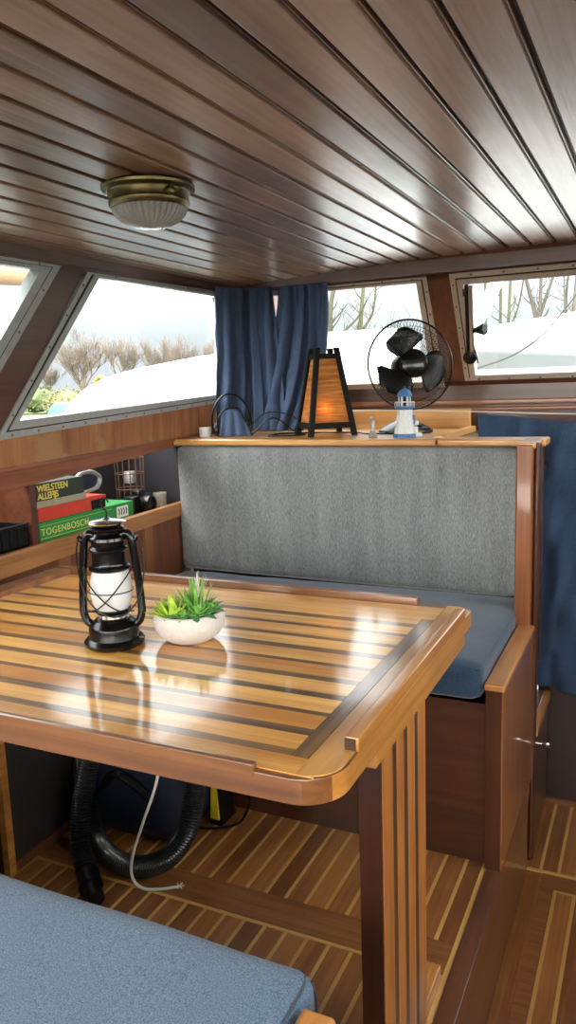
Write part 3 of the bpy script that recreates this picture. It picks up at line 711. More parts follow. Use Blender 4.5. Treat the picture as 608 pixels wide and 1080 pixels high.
ct2 = drape('curtain', M['curtain'], [(-1.338, 2.775, 1.54), (-1.27, 2.78, 1.54), (-1.20, 2.78, 1.54), (-1.135, 2.775, 1.54)],
            [(-1.40, 2.70, .995), (-1.33, 2.69, .995), (-1.27, 2.69, .995), (-1.22, 2.70, .995)], 4, .015, seed=8, ampb=.024,
            pinch=lambda u, v: (v ** (1.2 + 2.2 * u)))
tag(ct2, 'dark blue curtain gathered at the left edge of the windscreen behind the triangular lamp', 'curtain')
cr = drape('curtain', M['curtainR'], [(-.53, 2.548, 1.056), (-.40, 2.55, 1.045), (-.25, 2.55, 1.028), (0, 2.55, 1.015), (.40, 2.55, 1.03)],
           [(-.47, 2.535, .20), (-.35, 2.53, .178), (-.25, 2.54, .16), (-.1, 2.54, .13), (.38, 2.54, .15)], 3.5, .004, seed=14, h=80, w=160, ampb=.008, crumple=.024)
tag(cr, 'blue curtain panel hanging from the white line right of the bench post', 'curtain')
bm = BM(); tube(bm, smooth_path([(-1.12, 2.552, 1.078), (-.93, 2.552, 1.074), (-.54, 2.552, 1.063), (-.228, 2.552, 1.051), (.4, 2.552, 1.04), (.96, 2.552, 1.045)], 6), .0019, 6)
tag(obj('curtain_line', bm, M['cord']), 'thin white line strung across above the blue curtain and ledge', 'cord')

# ------------------------------------------------------------------ ceiling lamp
cl = thing('ceiling_lamp', 'round brass ceiling lamp with a ribbed glass dome on the planked ceiling', 'lamp', (-.972, 1.42, ceil_z(-.972)))
bm = BM(); lathe(bm, [(0, 0), (.093, 0), (.097, -.004), (.096, -.009), (.088, -.012), (.085, -.013)][::-1], 56); obj('base_plate', bm, M['brass'], cl)
bm = BM(); lathe(bm, [(.072, -.046), (.0795, -.046), (.083, -.040), (.084, -.034), (.0815, -.030), (.082, -.016), (.085, -.012), (.080, -.010)], 56); obj('brass_ring', bm, M['brass'], cl)
bm = BM(); lathe(bm, [(0, -.084), (.008, -.0838), (.022, -.0825), (.042, -.078), (.060, -.069), (.071, -.058), (.0765, -.046), (.077, -.040)], 160, 0, rib=(.035, 36)); obj('glass_dome', bm, M['ribglass'], cl)
bm = BM(); lathe(bm, [(0, -.052), (.012, -.050), (.016, -.04), (.016, -.02)], 24); obj('bulb', bm, M['frost'], cl)
bm = BM(); lathe(bm, [(.009, 0), (.0095, .006), (.007, .012), (.004, .013), (0, .014)], 16, 0, (.074, -.036, -.025), Matrix.Rotation(-.45, 4, 'Z') @ Matrix.Rotation(PI / 2, 4, 'Y')); obj('thumb_screw', bm, M['brass'], cl)
bm = BM(); box(bm, (-.052, -.072, -.030), (-.040, -.064, -.014), 0, .002); obj('hinge', bm, M['brass'], cl)

# ------------------------------------------------------------------ hurricane lantern
ln = thing('lantern', 'black metal hurricane lantern with a white frosted chimney, standing on the table', 'lantern', (-.905, 1.125, .7012), math.radians(22))
bm = BM(); lathe(bm, [(0, 0), (.050, 0), (.055, .004), (.056, .010), (.052, .015), (.047, .017), (.046, .035), (.044, .041), (.034, .050), (.028, .054), (.0, .054)], 48); obj('tank', bm, M['black'], ln)
bm = BM(); lathe(bm, [(0, .052), (.026, .052), (.026, .060), (.022, .062), (.0, .062)], 30, 0, rib=(.03, 15)); obj('burner', bm, M['steel'], ln)
bm = BM(); lathe(bm, [(0, .062), (.030, .063), (.034, .068), (.030, .071), (0, .071)], 32); obj('burner_plate', bm, M['black'], ln)
bm = BM(); lathe(bm, [(.030, .070), (.035, .083), (.0385, .10), (.038, .118), (.0345, .136), (.031, .146), (.029, .146), (.0325, .136), (.036, .118), (.0365, .10), (.033, .083), (.028, .070), (.030, .070)], 40); obj('chimney', bm, M['frost'], ln)
bm = BM(); lathe(bm, [(0, .143), (.034, .143), (.0375, .146), (.0375, .151), (.033, .153), (.031, .158), (.031, .178), (.034, .180), (.036, .184), (.034, .188), (.031, .190), (.031, .196), (.035, .200), (.034, .205), (.027, .208), (.024, .212), (.024, .216), (.031, .219), (.032, .222), (.026, .225), (.023, .227), (.023, .232), (.0, .232)], 48); obj('hood', bm, M['black'], ln)
bm = BM(); lathe(bm, [(0, .2305), (.034, .230), (.0355, .2325), (.029, .2355), (.010, .2375), (.004, .241), (0, .241)], 48); obj('cap', bm, M['chrome'], ln)
bm = BM(); tube(bm, smooth_path([(0, 0, .24), (.001, 0, .252), (-.008, 0, .262), (-.006, 0, .272), (.002, 0, .274), (.006, 0, .268)], 6), .0015, 6); obj('lifting_hook', bm, M['wire'], ln)
for sx in (-1, 1):
    bm = BM(); tube(bm, smooth_path([(.024 * sx, 0, .207), (.034 * sx, 0, .211), (.041 * sx, 0, .205), (.0455 * sx, 0, .188), (.0515 * sx, 0, .13), (.0550 * sx, 0, .075), (.0535 * sx, 0, .056), (.047 * sx, 0, .043), (.034 * sx, 0, .037), (.024 * sx, 0, .040)], 8), .0075, 12); obj('side_tube', bm, M['black'], ln)
    bm = BM(); ball(bm, (.049 * sx, 0, .199), .006); tube(bm, [(.049 * sx, 0, .199), (.056 * sx, 0, .206)], .004, 8); obj('bail_lug', bm, M['black'], ln)
# wire guard round the chimney and the bail handle hanging in front
bm = BM(); tube(bm, [(.041 * math.cos(a), .041 * math.sin(a), .105) for a in [2 * PI * k / 40 for k in range(40)]], .001, 5, closed=True); obj('wire_guard', bm, M['wire'], ln)
bm = BM()
for sg in (-1, 1):
    tube(bm, smooth_path([(.046 * sg, -.012, .150), (.030 * sg, -.036, .125), (.004 * sg, -.043, .095), (-.022 * sg, -.038, .075), (-.044 * sg, -.014, .068)], 8), .0013, 5)
obj('wire_guard', bm, M['wire'], ln)
bm = BM(); tube(bm, smooth_path([(-.055, 0, .204), (-.056, -.014, .175), (-.046, -.034, .135), (-.026, -.050, .095), (.004, -.056, .072), (.034, -.050, .070), (.058, -.030, .095), (.066, -.010, .14), (.062, 0, .185), (.055, 0, .204)], 8), .0015, 6); obj('bail_handle', bm, M['wire'], ln)

# ------------------------------------------------------------------ succulent bowl
pt = thing('potted_succulents', 'white ceramic bowl of mixed green succulents on the table, right of the lantern', 'potted plant', (-.786, 1.199, .7008), .2)
bm = BM(); lathe(bm, [(0, 0), (.036, 0), (.043, .003), (.056, .013), (.0645, .025), (.068, .038), (.067, .048), (.063, .055), (.059, .056), (.060, .048), (.058, .044), (0, .044)], 56); obj('bowl', bm, M['bowl'], pt)
bm = BM(); lathe(bm, [(0, .045), (.04, .047), (.055, .046)][::-1], 32); obj('moss', bm, M['soil'], pt)
def leaf(bm, base, d, L, w, curl=.3, mi=0, thick=.25):
    d = Vector(d).normalized(); side = d.cross(Vector((0, 0, 1))); side = side.normalized() if side.length > .05 else Vector((1, 0, 0)); up = side.cross(d)
    t = BM(); rings = []; n = 7
    for i in range(n + 1):
        q = i / n; c = Vector(base) + d * L * q + Vector((0, 0, 1)) * curl * L * q * q
        ww = w * (math.sin(PI * min(1, .12 + q * .88)) ** .7) * (1 - .15 * q) + .0003
        if i == n: ww = .0004
        rings.append([t.verts.new(c + side * ww * math.cos(a) + up * ww * thick * math.sin(a)) for a in [2 * PI * k / 8 for k in range(8)]])
    for a, b in zip(rings, rings[1:]):
        for k in range(8): t.faces.new((a[k], a[(k + 1) % 8], b[(k + 1) % 8], b[k]))
    t.faces.new(rings[0][::-1]); t.faces.new(rings[-1]); merge(bm, t, mi)
rnd = random.Random(3)
bm = BM()      # yellow-green upright rosette, left
for i in range(26):
    a = rnd.uniform(0, 2 * PI); e = rnd.uniform(.5, 1.35)
    leaf(bm, (-.030 + .012 * math.cos(a), -.012 + .012 * math.sin(a), .045), (math.cos(a) * math.cos(e) - .15, math.sin(a) * math.cos(e), math.sin(e)), rnd.uniform(.03, .052), rnd.uniform(.006, .009), -.1)
obj('rosette', bm, M['leafA'], pt)
bm = BM()      # spiky grass tuft at the back
for i in range(70):
    a = rnd.uniform(0, 2 * PI); e = rnd.uniform(.65, 1.5)
    leaf(bm, (.010 + .008 * math.cos(a), .016 + .008 * math.sin(a), .047), (math.cos(a) * math.cos(e), math.sin(a) * math.cos(e), math.sin(e)), rnd.uniform(.04, .066), .0019, .05)
obj('grass_tuft', bm, M['leafB'], pt)
bm = BM()
for i in range(9):
    a = rnd.uniform(-.2, 2.4); e = rnd.uniform(1.0, 1.4)
    leaf(bm, (.010, .016, .06), (math.cos(a) * math.cos(e), math.sin(a) * math.cos(e), math.sin(e)), rnd.uniform(.055, .068), .0013, .0)
obj('pale_tips', bm, M['leafW'], pt)
bm = BM()      # green rosettes, right
for (cx, cy, cz, R) in ((.026, -.016, .052, .030), (.040, .012, .050, .026), (.002, -.030, .046, .024)):
    for lay in range(4):
        for k in range(7):
            a = 2 * PI * k / 7 + lay * .45; e = .15 + lay * .33
            leaf(bm, (cx, cy, cz + lay * .002), (math.cos(a) * math.cos(e), math.sin(a) * math.cos(e), math.sin(e)), R * (1 - .16 * lay), .0075 * (1 - .12 * lay), .15, 0, .35)
obj('rosette', bm, M['leafB'], pt)
bm = BM()      # dark spoon leaves hanging over the rim
for a, e, L in ((-.1, .25, .052), (.25, .3, .05), (-.5, .12, .05), (-1.0, .1, .045), (-1.5, .1, .04), (-2.0, .1, .04), (.6, .4, .045), (1.0, .5, .04), (-.3, .45, .04)):
    leaf(bm, (.026 * math.cos(a) + .002, .026 * math.sin(a) - .002, .055), (math.cos(a) * math.cos(e), math.sin(a) * math.cos(e), math.sin(e)), L, .010, -.15, 0, .2)
obj('spoon_leaves', bm, M['leafC'], pt)

# ------------------------------------------------------------------ triangular paper lamp
th_ = math.radians(40.6)
tl = thing('table_lamp', 'black pyramid frame lamp with glowing amber paper panels on the ledge', 'lamp', (-1.0615, 2.5555, .9898), th_)
HB, HT, HH = .079, .034, .300
def pyr(sx, sy, z):
    k = HB + (HT - HB) * z / HH; return Vector((sx * k, sy * k, z))
for sx, sy in ((-1, -1), (1, -1), (1, 1), (-1, 1)):
    bm = BM(); pts = []
    for z in (0, HH):
        c = pyr(sx, sy, z); e = .009
        pts += [c + Vector((-e, -e, 0)), c + Vector((e, -e, 0)), c + Vector((e, e, 0)), c + Vector((-e, e, 0))]
    hexa(bm, pts, 0, .001, 1); obj('leg', bm, M['blackm'], tl)
crn = ((-1, -1), (1, -1), (1, 1), (-1, 1))
for k in range(4):
    a, b = crn[k], crn[(k + 1) % 4]
    for z0, z1, nm in ((.026, .046, 'lower_rail'), (.262, .280, 'upper_rail')):
        bm = BM(); pts = []
        for (q, z) in ((a, z0), (b, z0), (b, z1), (a, z1)):
            pts.append(pyr(q[0], q[1], z))
        n = (Vector((a[0] + b[0], a[1] + b[1], 0))).normalized() * .0055
        hexa(bm, [p - n for p in pts] + [p + n for p in pts], 0, .001, 1); obj(nm, bm, M['blackm'], tl)
    bm = BM(); pts = [pyr(*a, .046), pyr(*b, .046), pyr(*b, .262), pyr(*a, .262)]; n = Vector((a[0] + b[0], a[1] + b[1], 0)).normalized() * .0006
    hexa(bm, [p * 1 - n * 4 for p in pts] + [p - n * 2 for p in pts]); obj('paper_panel', bm, M['paper'], tl)
bm = BM(); ball(bm, (-.012, -.024, .088), .0062); obj('bulb', bm, M['bulb'], tl)
pl = bpy.data.lights.new('lamp_glow', 'POINT'); pl.energy = .10; pl.color = (1, .82, .5); pl.shadow_soft_size = .004
po = bpy.data.objects.new('lamp_glow', pl); C.objects.link(po); po.parent = tl; po.location = (-.018, -.046, .088)

# ------------------------------------------------------------------ desk fan
yawf = math.atan2(-.80, .60)     # direction the fan faces
FC = Vector((-.764, 2.600, 1.222))
fd = Vector((math.cos(yawf), math.sin(yawf), .10)).normalized()
base_c = FC - Vector((fd.x, fd.y, 0)) * .055
fn_ = thing('desk_fan', 'black desk fan with a round wire grille on the ledge under the windscreen', 'fan', (base_c.x, base_c.y, .9898))
fz = fd; fxv = Vector((-math.sin(yawf), math.cos(yawf), 0)); fyv = fz.cross(fxv)
FM = Matrix((( fxv.x, fyv.x, fz.x, FC.x - base_c.x), (fxv.y, fyv.y, fz.y, FC.y - base_c.y), (fxv.z, fyv.z, fz.z, FC.z - .9898), (0, 0, 0, 1)))
def fobj(name, bm, m):
    bmesh.ops.transform(bm, matrix=FM, verts=bm.verts); return obj(name, bm, m, fn_)
bm = BM(); tube(bm, [(.150 * math.cos(a), .150 * math.sin(a), 0) for a in [2 * PI * k / 64 for k in range(64)]], .0033, 8, closed=True); fobj('grille_rim', bm, M['blackp'])
def grille(sgn, depth, hubr):
    bm = BM()
    for k in range(72):
        a = 2 * PI * k / 72; pts = []
        for q in range(7):
            t = q / 6; r = .150 + (hubr - .150) * t; z = sgn * depth * math.sin(min(1, t * 1.25) * PI / 2); aa = a + .5 * t * sgn
            pts.append((r * math.cos(aa), r * math.sin(aa), z))
        tube(bm, pts, .00085, 4)
    for rr, zz in ((.125, .55), (.09, .9)):
        tube(bm, [(rr * math.cos(a), rr * math.sin(a), sgn * depth * zz * .98) for a in [2 * PI * k / 48 for k in range(48)]], .0009, 4, closed=True)
    return bm
fobj('front_grille', grille(1, .036, .044), M['grille']); fobj('rear_grille', grille(-1, .034, .04), M['grille'])
bm = BM(); lathe(bm, [(.0, .028), (.046, .028), (.048, .034), (.045, .042), (.030, .049), (.0, .052)], 40); fobj('grille_badge', bm, M['black'])
bm = BM(); lathe(bm, [(.0, -.028), (.030, -.026), (.034, -.01), (.034, .012), (.030, .02), (.0, .024)], 32); fobj('hub', bm, M['blackp'])
for k in range(3):
    bm = BM(); a0 = math.radians(118 + 120 * k); t = BM(); rows = []
    for i in range(9):
        u = i / 8; r = .028 + (.126 - .028) * u; row = []
        half = .32 + .44 * math.sin(PI * min(1, u * .62 + .08)); half *= (1 if u < .8 else math.sqrt(max(.05, 1 - ((u - .8) / .2) ** 2)))
        sweep = .35 * u
        for j in range(9):
            v = j / 8 * 2 - 1; aa = a0 - sweep + v * half; row.append(t.verts.new((r * math.cos(aa), r * math.sin(aa), v * .013 * (1 - .3 * u))))
        rows.append(row)
    for i in range(8):
        for j in range(8): t.faces.new((rows[i][j], rows[i][j + 1], rows[i + 1][j + 1], rows[i + 1][j]))
    merge(bm, t); o = fobj('blade', bm, M['blackp']); md = o.modifiers.new('thick', 'SOLIDIFY'); md.thickness = .002; md.offset = 0
bm = BM(); lathe(bm, [(0, -.115), (.020, -.113), (.036, -.10), (.042, -.08), (.043, -.05), (.040, -.036), (0, -.034)], 32); fobj('motor_housing', bm, M['blackp'])
bm = BM(); lathe(bm, [(0, 0), (.090, 0), (.094, .004), (.093, .011), (.080, .019), (.050, .034), (.030, .043), (.020, .050), (0, .052)], 48)
for v in bm.verts: v.co.x *= 1.02; v.co.y *= .88
obj('foot', bm, M['blackp'], fn_)
bm = BM(); box(bm, (-.06, -.078, .012), (.06, -.05, .022), 0, .004)
for q in range(3): ball(bm, (-.03 + q * .03, -.062, .027), .008, (1, 1, .6))
bmesh.ops.rotate(bm, verts=bm.verts, cent=(0, 0, 0), matrix=Matrix.Rotation(yawf + PI / 2, 3, 'Z')); obj('control_panel', bm, M['blackp'], fn_)
bm = BM(); tube(bm, [(0, 0, .035), (-fd.x * .012, -fd.y * .012, .12), (-fd.x * .02, -fd.y * .02, .215)], lambda i, n: .017 - .003 * i, 16); obj('neck', bm, M['blackp'], fn_)

# ------------------------------------------------------------------ lighthouse ornament and bird figurine
lh = thing('lighthouse_ornament', 'small white and blue wooden lighthouse in front of the fan', 'ornament', (-.735, 2.432, .9898), .4)
bm = BM(); lathe(bm, [(0, 0), (.038, 0), (.038, .010), (.033, .012), (0, .012)], 8); obj('base_band', bm, M['blue'], lh)
bm = BM(); lathe(bm, [(0, .012), (.034, .012), (.023, .088), (0, .088)], 8)
for zz in (.032, .052, .072):
    for k in range(8):
        a = 2 * PI * (k + .5) / 8; rr = (.034 - (zz - .012) * .145) * .93; ball(bm, (rr * math.cos(a), rr * math.sin(a), zz), .003, mi=0, sub=1)
obj('tower', bm, M['white'], lh, smooth=False)
bm = BM(); lathe(bm, [(0, .088), (.025, .088), (.033, .094), (.033, .099), (0, .099)], 24); obj('gallery', bm, M['blue'], lh)
bm = BM()
for k in range(10):
    a = 2 * PI * k / 10; tube(bm, [(.031 * math.cos(a), .031 * math.sin(a), .099), (.031 * math.cos(a), .031 * math.sin(a), .112)], .0011, 5)
tube(bm, [(.031 * math.cos(a), .031 * math.sin(a), .112) for a in [2 * PI * k / 32 for k in range(32)]], .0014, 5, closed=True); obj('railing', bm, M['white'], lh)
bm = BM()
for k in range(6):
    a = 2 * PI * k / 6; tube(bm, [(.018 * math.cos(a), .018 * math.sin(a), .099), (.018 * math.cos(a), .018 * math.sin(a), .131)], .0022, 6)
obj('lantern_room', bm, M['white'], lh)
bm = BM(); lathe(bm, [(.023, .129), (.024, .132), (.021, .142), (.014, .150), (.005, .154), (.002, .158), (.0025, .162), (0, .164)][::1], 24); obj('dome', bm, M['blue'], lh)
bm = BM(); box(bm, (.024, -.008, .040), (.0325, .008, .070), 0, .002); obj('shutter', bm, M['blue'], lh)
bm = BM(); box(bm, (.030, -.010, .0), (.055, .012, .014), 0, .004); box(bm, (.030, -.006, .012), (.042, .008, .034), 0, .004); ball(bm, (.036, 0, .045), .009, mi=0); obj('rocks', bm, M['white'], lh)
bf = thing('bird_figurine', 'tiny grey bird figurine on a stone base left of the lighthouse', 'ornament', (-.838, 2.415, .9898), 1.2)
bm = BM(); lathe(bm, [(0, 0), (.014, 0), (.015, .006), (.011, .014), (.009, .022), (0, .023)], 10); obj('stone_base', bm, M['stone'], bf)
bm = BM(); tube(bm, smooth_path([(0, 0, .022), (.001, 0, .032), (.001, 0, .044), (.0, 0, .054), (-.002, 0, .062)], 5), lambda i, n: [.006, .008, .0085, .007, .0045][min(4, int(i / n * 5))], 10); ball(bm, (-.004, 0, .064), .0052); tube(bm, [(-.008, 0, .065), (-.017, 0, .062)], lambda i, n: .002 - .0014 * i, 6); tube(bm, [(.004, 0, .036), (.012, 0, .026)], lambda i, n: .004 - .002 * i, 6); obj('bird', bm, M['silver'], bf)

# ------------------------------------------------------------------ corner: white cup, blue bundle with black hoops, loose cable
bm = BM(); lathe(bm, [(0, 0), (.0205, 0), (.0215, .003), (.0225, .034), (.0205, .035), (.019, .006), (0, .006)], 28)
o = obj('cup', bm, M['white']); o.location = (-1.505, 2.470, .9898); tag(o, 'small plain white cup at the left end of the ledge', 'cup')
hb = thing('headset', 'dark blue cloth bundle under a pair of black arched bands, left end of the ledge', 'headset', (-1.405, 2.50, .9898), .45)
bm = BM(); tube(bm, smooth_path([(-.070, 0, .012), (-.074, 0, .06), (-.060, 0, .115), (-.025, 0, .150), (.015, 0, .148), (.050, 0, .115), (.068, 0, .06), (.066, 0, .015)], 8), .0042, 8, sx=1.6); obj('headband', bm, M['blackp'], hb)
bm = BM(); tube(bm, smooth_path([(-.055, -.022, .012), (-.052, -.022, .06), (-.030, -.022, .095), (0, -.022, .105), (.030, -.022, .095), (.048, -.022, .05)], 8), .0028, 8, sx=1.6); obj('headband', bm, M['blackp'], hb)
bm = BM()
for sx in (-1, 1):
    bm = BM(); lathe(bm, [(0, -.010), (.020, -.010), (.024, -.004), (.024, .006), (.018, .011), (0, .011)], 20, 0, (sx * .058, -.005, .026), Matrix.Rotation(PI / 2, 4, 'Y')); obj('ear_pad', bm, M['blackp'], hb)
bm = BM(); rows = []
for j in range(15):
    v = j / 14; row = []
    for i in range(25):
        u = i / 24 * 2 - 1; xx = u * (.036 + .022 * v) + .012 * v
        zz = (.098 - .096 * v ** 1.1) - .020 * u * u * (1 - v); yy2 = -.020 - .034 * v + .007 * math.sin(u * 9 + v * 2) * (.3 + v) + .012 * u * u
        row.append(bm.verts.new((xx, yy2, max(zz, .0025))))
    rows.append(row)
for j in range(14):
    for i in range(24): bm.faces.new((rows[j][i], rows[j][i + 1], rows[j + 1][i + 1], rows[j + 1][i]))
o = obj('blue_cloth', bm, M['curtain'], hb, ang=80); md = o.modifiers.new('thick', 'SOLIDIFY'); md.thickness = .002
bm = BM()
z0 = .9935
tube(bm, smooth_path([(-1.33, 2.50, z0), (-1.25, 2.52, z0 + .06), (-1.19, 2.56, z0 + .012), (-1.13, 2.53, z0), (-1.17, 2.47, z0), (-1.24, 2.46, z0), (-1.20, 2.52, z0 + .004), (-1.09, 2.56, z0 + .004), (-1.02, 2.60, z0), (-.95, 2.57, z0 + .003), (-.90, 2.54, z0), (-.86, 2.56, z0), (-.80, 2.60, z0 + .004)], 8), .0028, 7)
tag(obj('cable', bm, M['blackp']), 'black cable looping over the ledge around the pyramid lamp', 'cable')
bm = BM(); tube(bm, smooth_path([(-1.36, 2.53, z0 + .02), (-1.30, 2.56, z0 + .075), (-1.22, 2.58, z0 + .07), (-1.16, 2.60, z0 + .03), (-1.14, 2.60, z0 + .001), (-1.10, 2.62, z0), (-1.0, 2.66, z0)], 8), .0022, 7)
tag(obj('cable', bm, M['blackp']), 'thin black cable arching in front of the gathered curtain', 'cable')

# ------------------------------------------------------------------ window stay with black knobs on the right windscreen pane
st = thing('window_stay', 'metal window stay with two black knobs on the left edge of the right windscreen', 'window fitting', WP(-.632, 1.25, .012))
bm = BM(); tube(bm, [WP(-.612, 1.50, .028), WP(-.632, 1.24, .030)], .008, 8); obj('bar', bm, M['steel'], st, world=True)
bm = BM(); tube(bm, [WP(-.628, 1.50, .018), WP(-.647, 1.27, .018)], .008, 8); box(bm, WP(-.632, 1.475, .014) - Vector((.012, .006, .012)), WP(-.632, 1.475, .03) + Vector((.012, .006, .02)), 0, .003); obj('slide', bm, M['blackp'], st, world=True)
for px_, pz_, nm, rr in ((-.640, 1.262, 'knob', .025),):
    bm = BM(); Mk = WN.to_track_quat('Z', 'Y').to_matrix().to_4x4(); lathe(bm, [(0, 0), (.010, 0), (rr, .008), (rr, .020), (.012, .027), (0, .028)], 24, 0, WP(px_, pz_, .020), Mk); obj('knob', bm, M['blackp'], st, world=True)
bm = BM(); Mk = Vector((1, -.35, .05)).normalized().to_track_quat('Z', 'Y').to_matrix().to_4x4(); lathe(bm, [(0, 0), (.010, 0), (.010, .014), (.018, .034), (.022, .046), (.019, .052), (0, .053)], 24, 0, WP(-.622, 1.352, .026), Mk); obj('knob', bm, M['blackp'], st, world=True)
bm = BM(); tube(bm, [WP(-.628, 1.352, .022), WP(-.612, 1.352, .03)], .009, 10); tube(bm, [WP(-.628, 1.34, .03), WP(-.612, 1.24, .03)], .0035, 8); obj('linkage', bm, M['chrome'], st, world=True)

# ------------------------------------------------------------------ things on the recessed shelf
SF = .7425
def side_mat(x, y, z): return Matrix(((0, 0, 1, x), (1, 0, 0, y), (0, 1, 0, z), (0, 0, 0, 1)))   # text on a face looking to +x
gb = thing('game_box', 'long green box with gold lettering and a white label, bottom of the shelf stack', 'box', (-1.70, 1.91, SF))
bm = BM(); box(bm, (-1.79, 1.688, SF), (-1.600, 2.135, SF + .058), 0, .0015)
obj('carton', bm, M['greenbox'], gb, world=True)
bm = BM(); box(bm, (-1.5998, 1.69, SF + .0085), (-1.5994, 2.02, SF + .0100), 0); box(bm, (-1.5998, 1.69, SF + .0455), (-1.5994, 2.02, SF + .0465), 0); obj('gold_lines', bm, M['gold'], gb, world=True)
text_mesh('TOGENBOSCH', .029, side_mat(-1.5996, 1.694, SF + .018), m=M['gold'], parent=gb, space=1.12)
bm = BM(); box(bm, (-1.5998, 2.045, SF + .012), (-1.5990, 2.105, SF + .048), 0)
lb = obj('label', bm, M['label'], gb, world=True)
bm = BM()
for q in range(4): tube(bm, smooth_path([(-1.5988, 2.054 + q * .013, SF + .020), (-1.5988, 2.057 + q * .013, SF + .032), (-1.5988, 2.053 + q * .013, SF + .042)], 3), .0022, 5)
obj('dark_marks', bm, M['ink'], lb, world=True)
rb = thing('book', 'red box lying flat between the green box and the dark book on the left shelf', 'box', (-1.70, 1.85, SF + .058))
bm = BM(); box(bm, (-1.785, 1.690, SF + .0585), (-1.603, 1.925, SF + .098), 0, .001); box(bm, (-1.785, 1.925, SF + .088), (-1.603, 2.0, SF + .098), 0, .001); obj('cover', bm, M['red'], rb, world=True)
bm = BM(); box(bm, (-1.785, 1.9255, SF + .0585), (-1.606, 1.998, SF + .0875), 0); obj('dark_end', bm, M['blackp'], rb, world=True)
db = thing('book', 'dark green book with yellow lettering lying on top of the red box', 'book', (-1.70, 1.80, SF + .098))
bm = BM(); box(bm, (-1.78, 1.690, SF + .0985), (-1.604, 1.905, SF + .118), 1, .001); box(bm, (-1.78, 1.690, SF + .1183), (-1.602, 1.895, SF + .170), 0, .0015); obj('cover', bm, [M['darkbook'], M['pages']], db, world=True)
text_mesh('WIELSTEEN', .027, side_mat(-1.6016, 1.693, SF + .146), m=M['gold'], parent=db, bold=True, space=.93)
text_mesh('ALLEFIJS', .027, side_mat(-1.6016, 1.693, SF + .123), m=M['gold'], parent=db, bold=True, space=.9)
gl = thing('magnifier', 'clear round plastic magnifier leaning on the end of the dark book', 'magnifier', (-1.62, 1.93, SF + .12), 0)
bm = BM(); cx, cy, cz = -1.625, 1.955, SF + .155
tube(bm, smooth_path([(cx, cy - .075, cz - .02), (cx, cy - .055, cz + .015), (cx, cy, cz + .02), (cx, cy + .045, cz + .0), (cx, cy + .035, cz - .03), (cx, cy - .01, cz - .038), (cx, cy - .06, cz - .038)], 6, True), .007, 8, closed=True); obj('rim', bm, M['silver'], gl, world=True)
bm = BM(); ball(bm, (cx - .004, cy - .01, cz - .010), .03, (.12, 1.6, .8)); obj('lens', bm, M['darkblue'], gl, world=True)
# black plastic basket left of the divider
bk = thing('basket', 'low black plastic basket at the far left of the shelf, left of the divider', 'basket', (-1.68, 1.52, SF))
bm = BM(); 
x0, x1, y0, y1 = -1.78, -1.600, 1.30, 1.644
box(bm, (x0, y0, SF), (x1, y1, SF + .006), 0)
for (a, b) in (((x0, y0), (x1, y0 + .005)), ((x0, y1 - .005), (x1, y1)), ((x0, y0), (x0 + .005, y1)), ((x1 - .005, y0), (x1, y1))): box(bm, (a[0], a[1], SF), (b[0], b[1], SF + .064), 0, .001)
for q in range(12): box(bm, (x1 - .001, y0 + .01 + q * .029, SF + .006), (x1 + .004, y0 + .016 + q * .029, SF + .058), 0, .001)
box(bm, (x1 - .004, y0, SF + .060), (x1 + .006, y1, SF + .068), 0, .002); obj('tray', bm, M['blackp'], bk, world=True)
bm = BM(); ball(bm, (-1.66, 1.45, SF + .055), .05, (1, 1.6, .5)); obj('pouch', bm, M['darkbook']).location = (0, 0, 0)
tag(bpy.data.objects['pouch'], 'dark rounded pouch lying in the black basket', 'pouch')
# wire lantern, camera and cup right of the boxes
wl = thing('wire_candle_holder', 'rusty wire cage candle holder standing at the back of the left shelf', 'candle holder', (-1.70, 2.26, SF))
bm = BM()
for k in range(14):
    a = 2 * PI * k / 14; tube(bm, [(.048 * math.cos(a), .048 * math.sin(a), .0), (.052 * math.cos(a), .052 * math.sin(a), .19)], .0016, 5)
for zz, rr in ((.002, .048), (.19, .052), (.08, .0495), (.135, .051)): tube(bm, [(rr * math.cos(a), rr * math.sin(a), zz) for a in [2 * PI * k / 28 for k in range(28)]], .0018, 5, closed=True)
obj('cage', bm, M['rust'], wl)
bm = BM(); lathe(bm, [(0, .10), (.02, .10), (.024, .12), (.02, .14), (0, .14)], 16); obj('glass_cup', bm, M['silver'], wl)
cm = thing('camera', 'black camera lying on the left shelf right of the green box', 'camera', (-1.645, 2.235, SF))
bm = BM(); box(bm, (-.030, -.060, 0), (.018, .060, .062), 0, .008, 3); box(bm, (-.02, -.022, .055), (.014, .022, .080), 0, .008, 3); obj('body', bm, M['blackp'], cm)
bm = BM(); lathe(bm, [(0, 0), (.030, 0), (.031, .02), (.029, .036), (.022, .037), (.02, .03), (0, .028)], 28, 0, (.016, 0, .032), Matrix.Rotation(PI / 2, 4, 'Y')); obj('lens', bm, M['black'], cm)
bm = BM(); lathe(bm, [(0, 0), (.022, 0), (.024, .055), (.022, .056), (.02, .004), (0, .004)], 24); o = obj('cup', bm, M['stone']); o.location = (-1.63, 2.338, SF); tag(o, 'small grey beaker at the right end of the left shelf', 'cup')

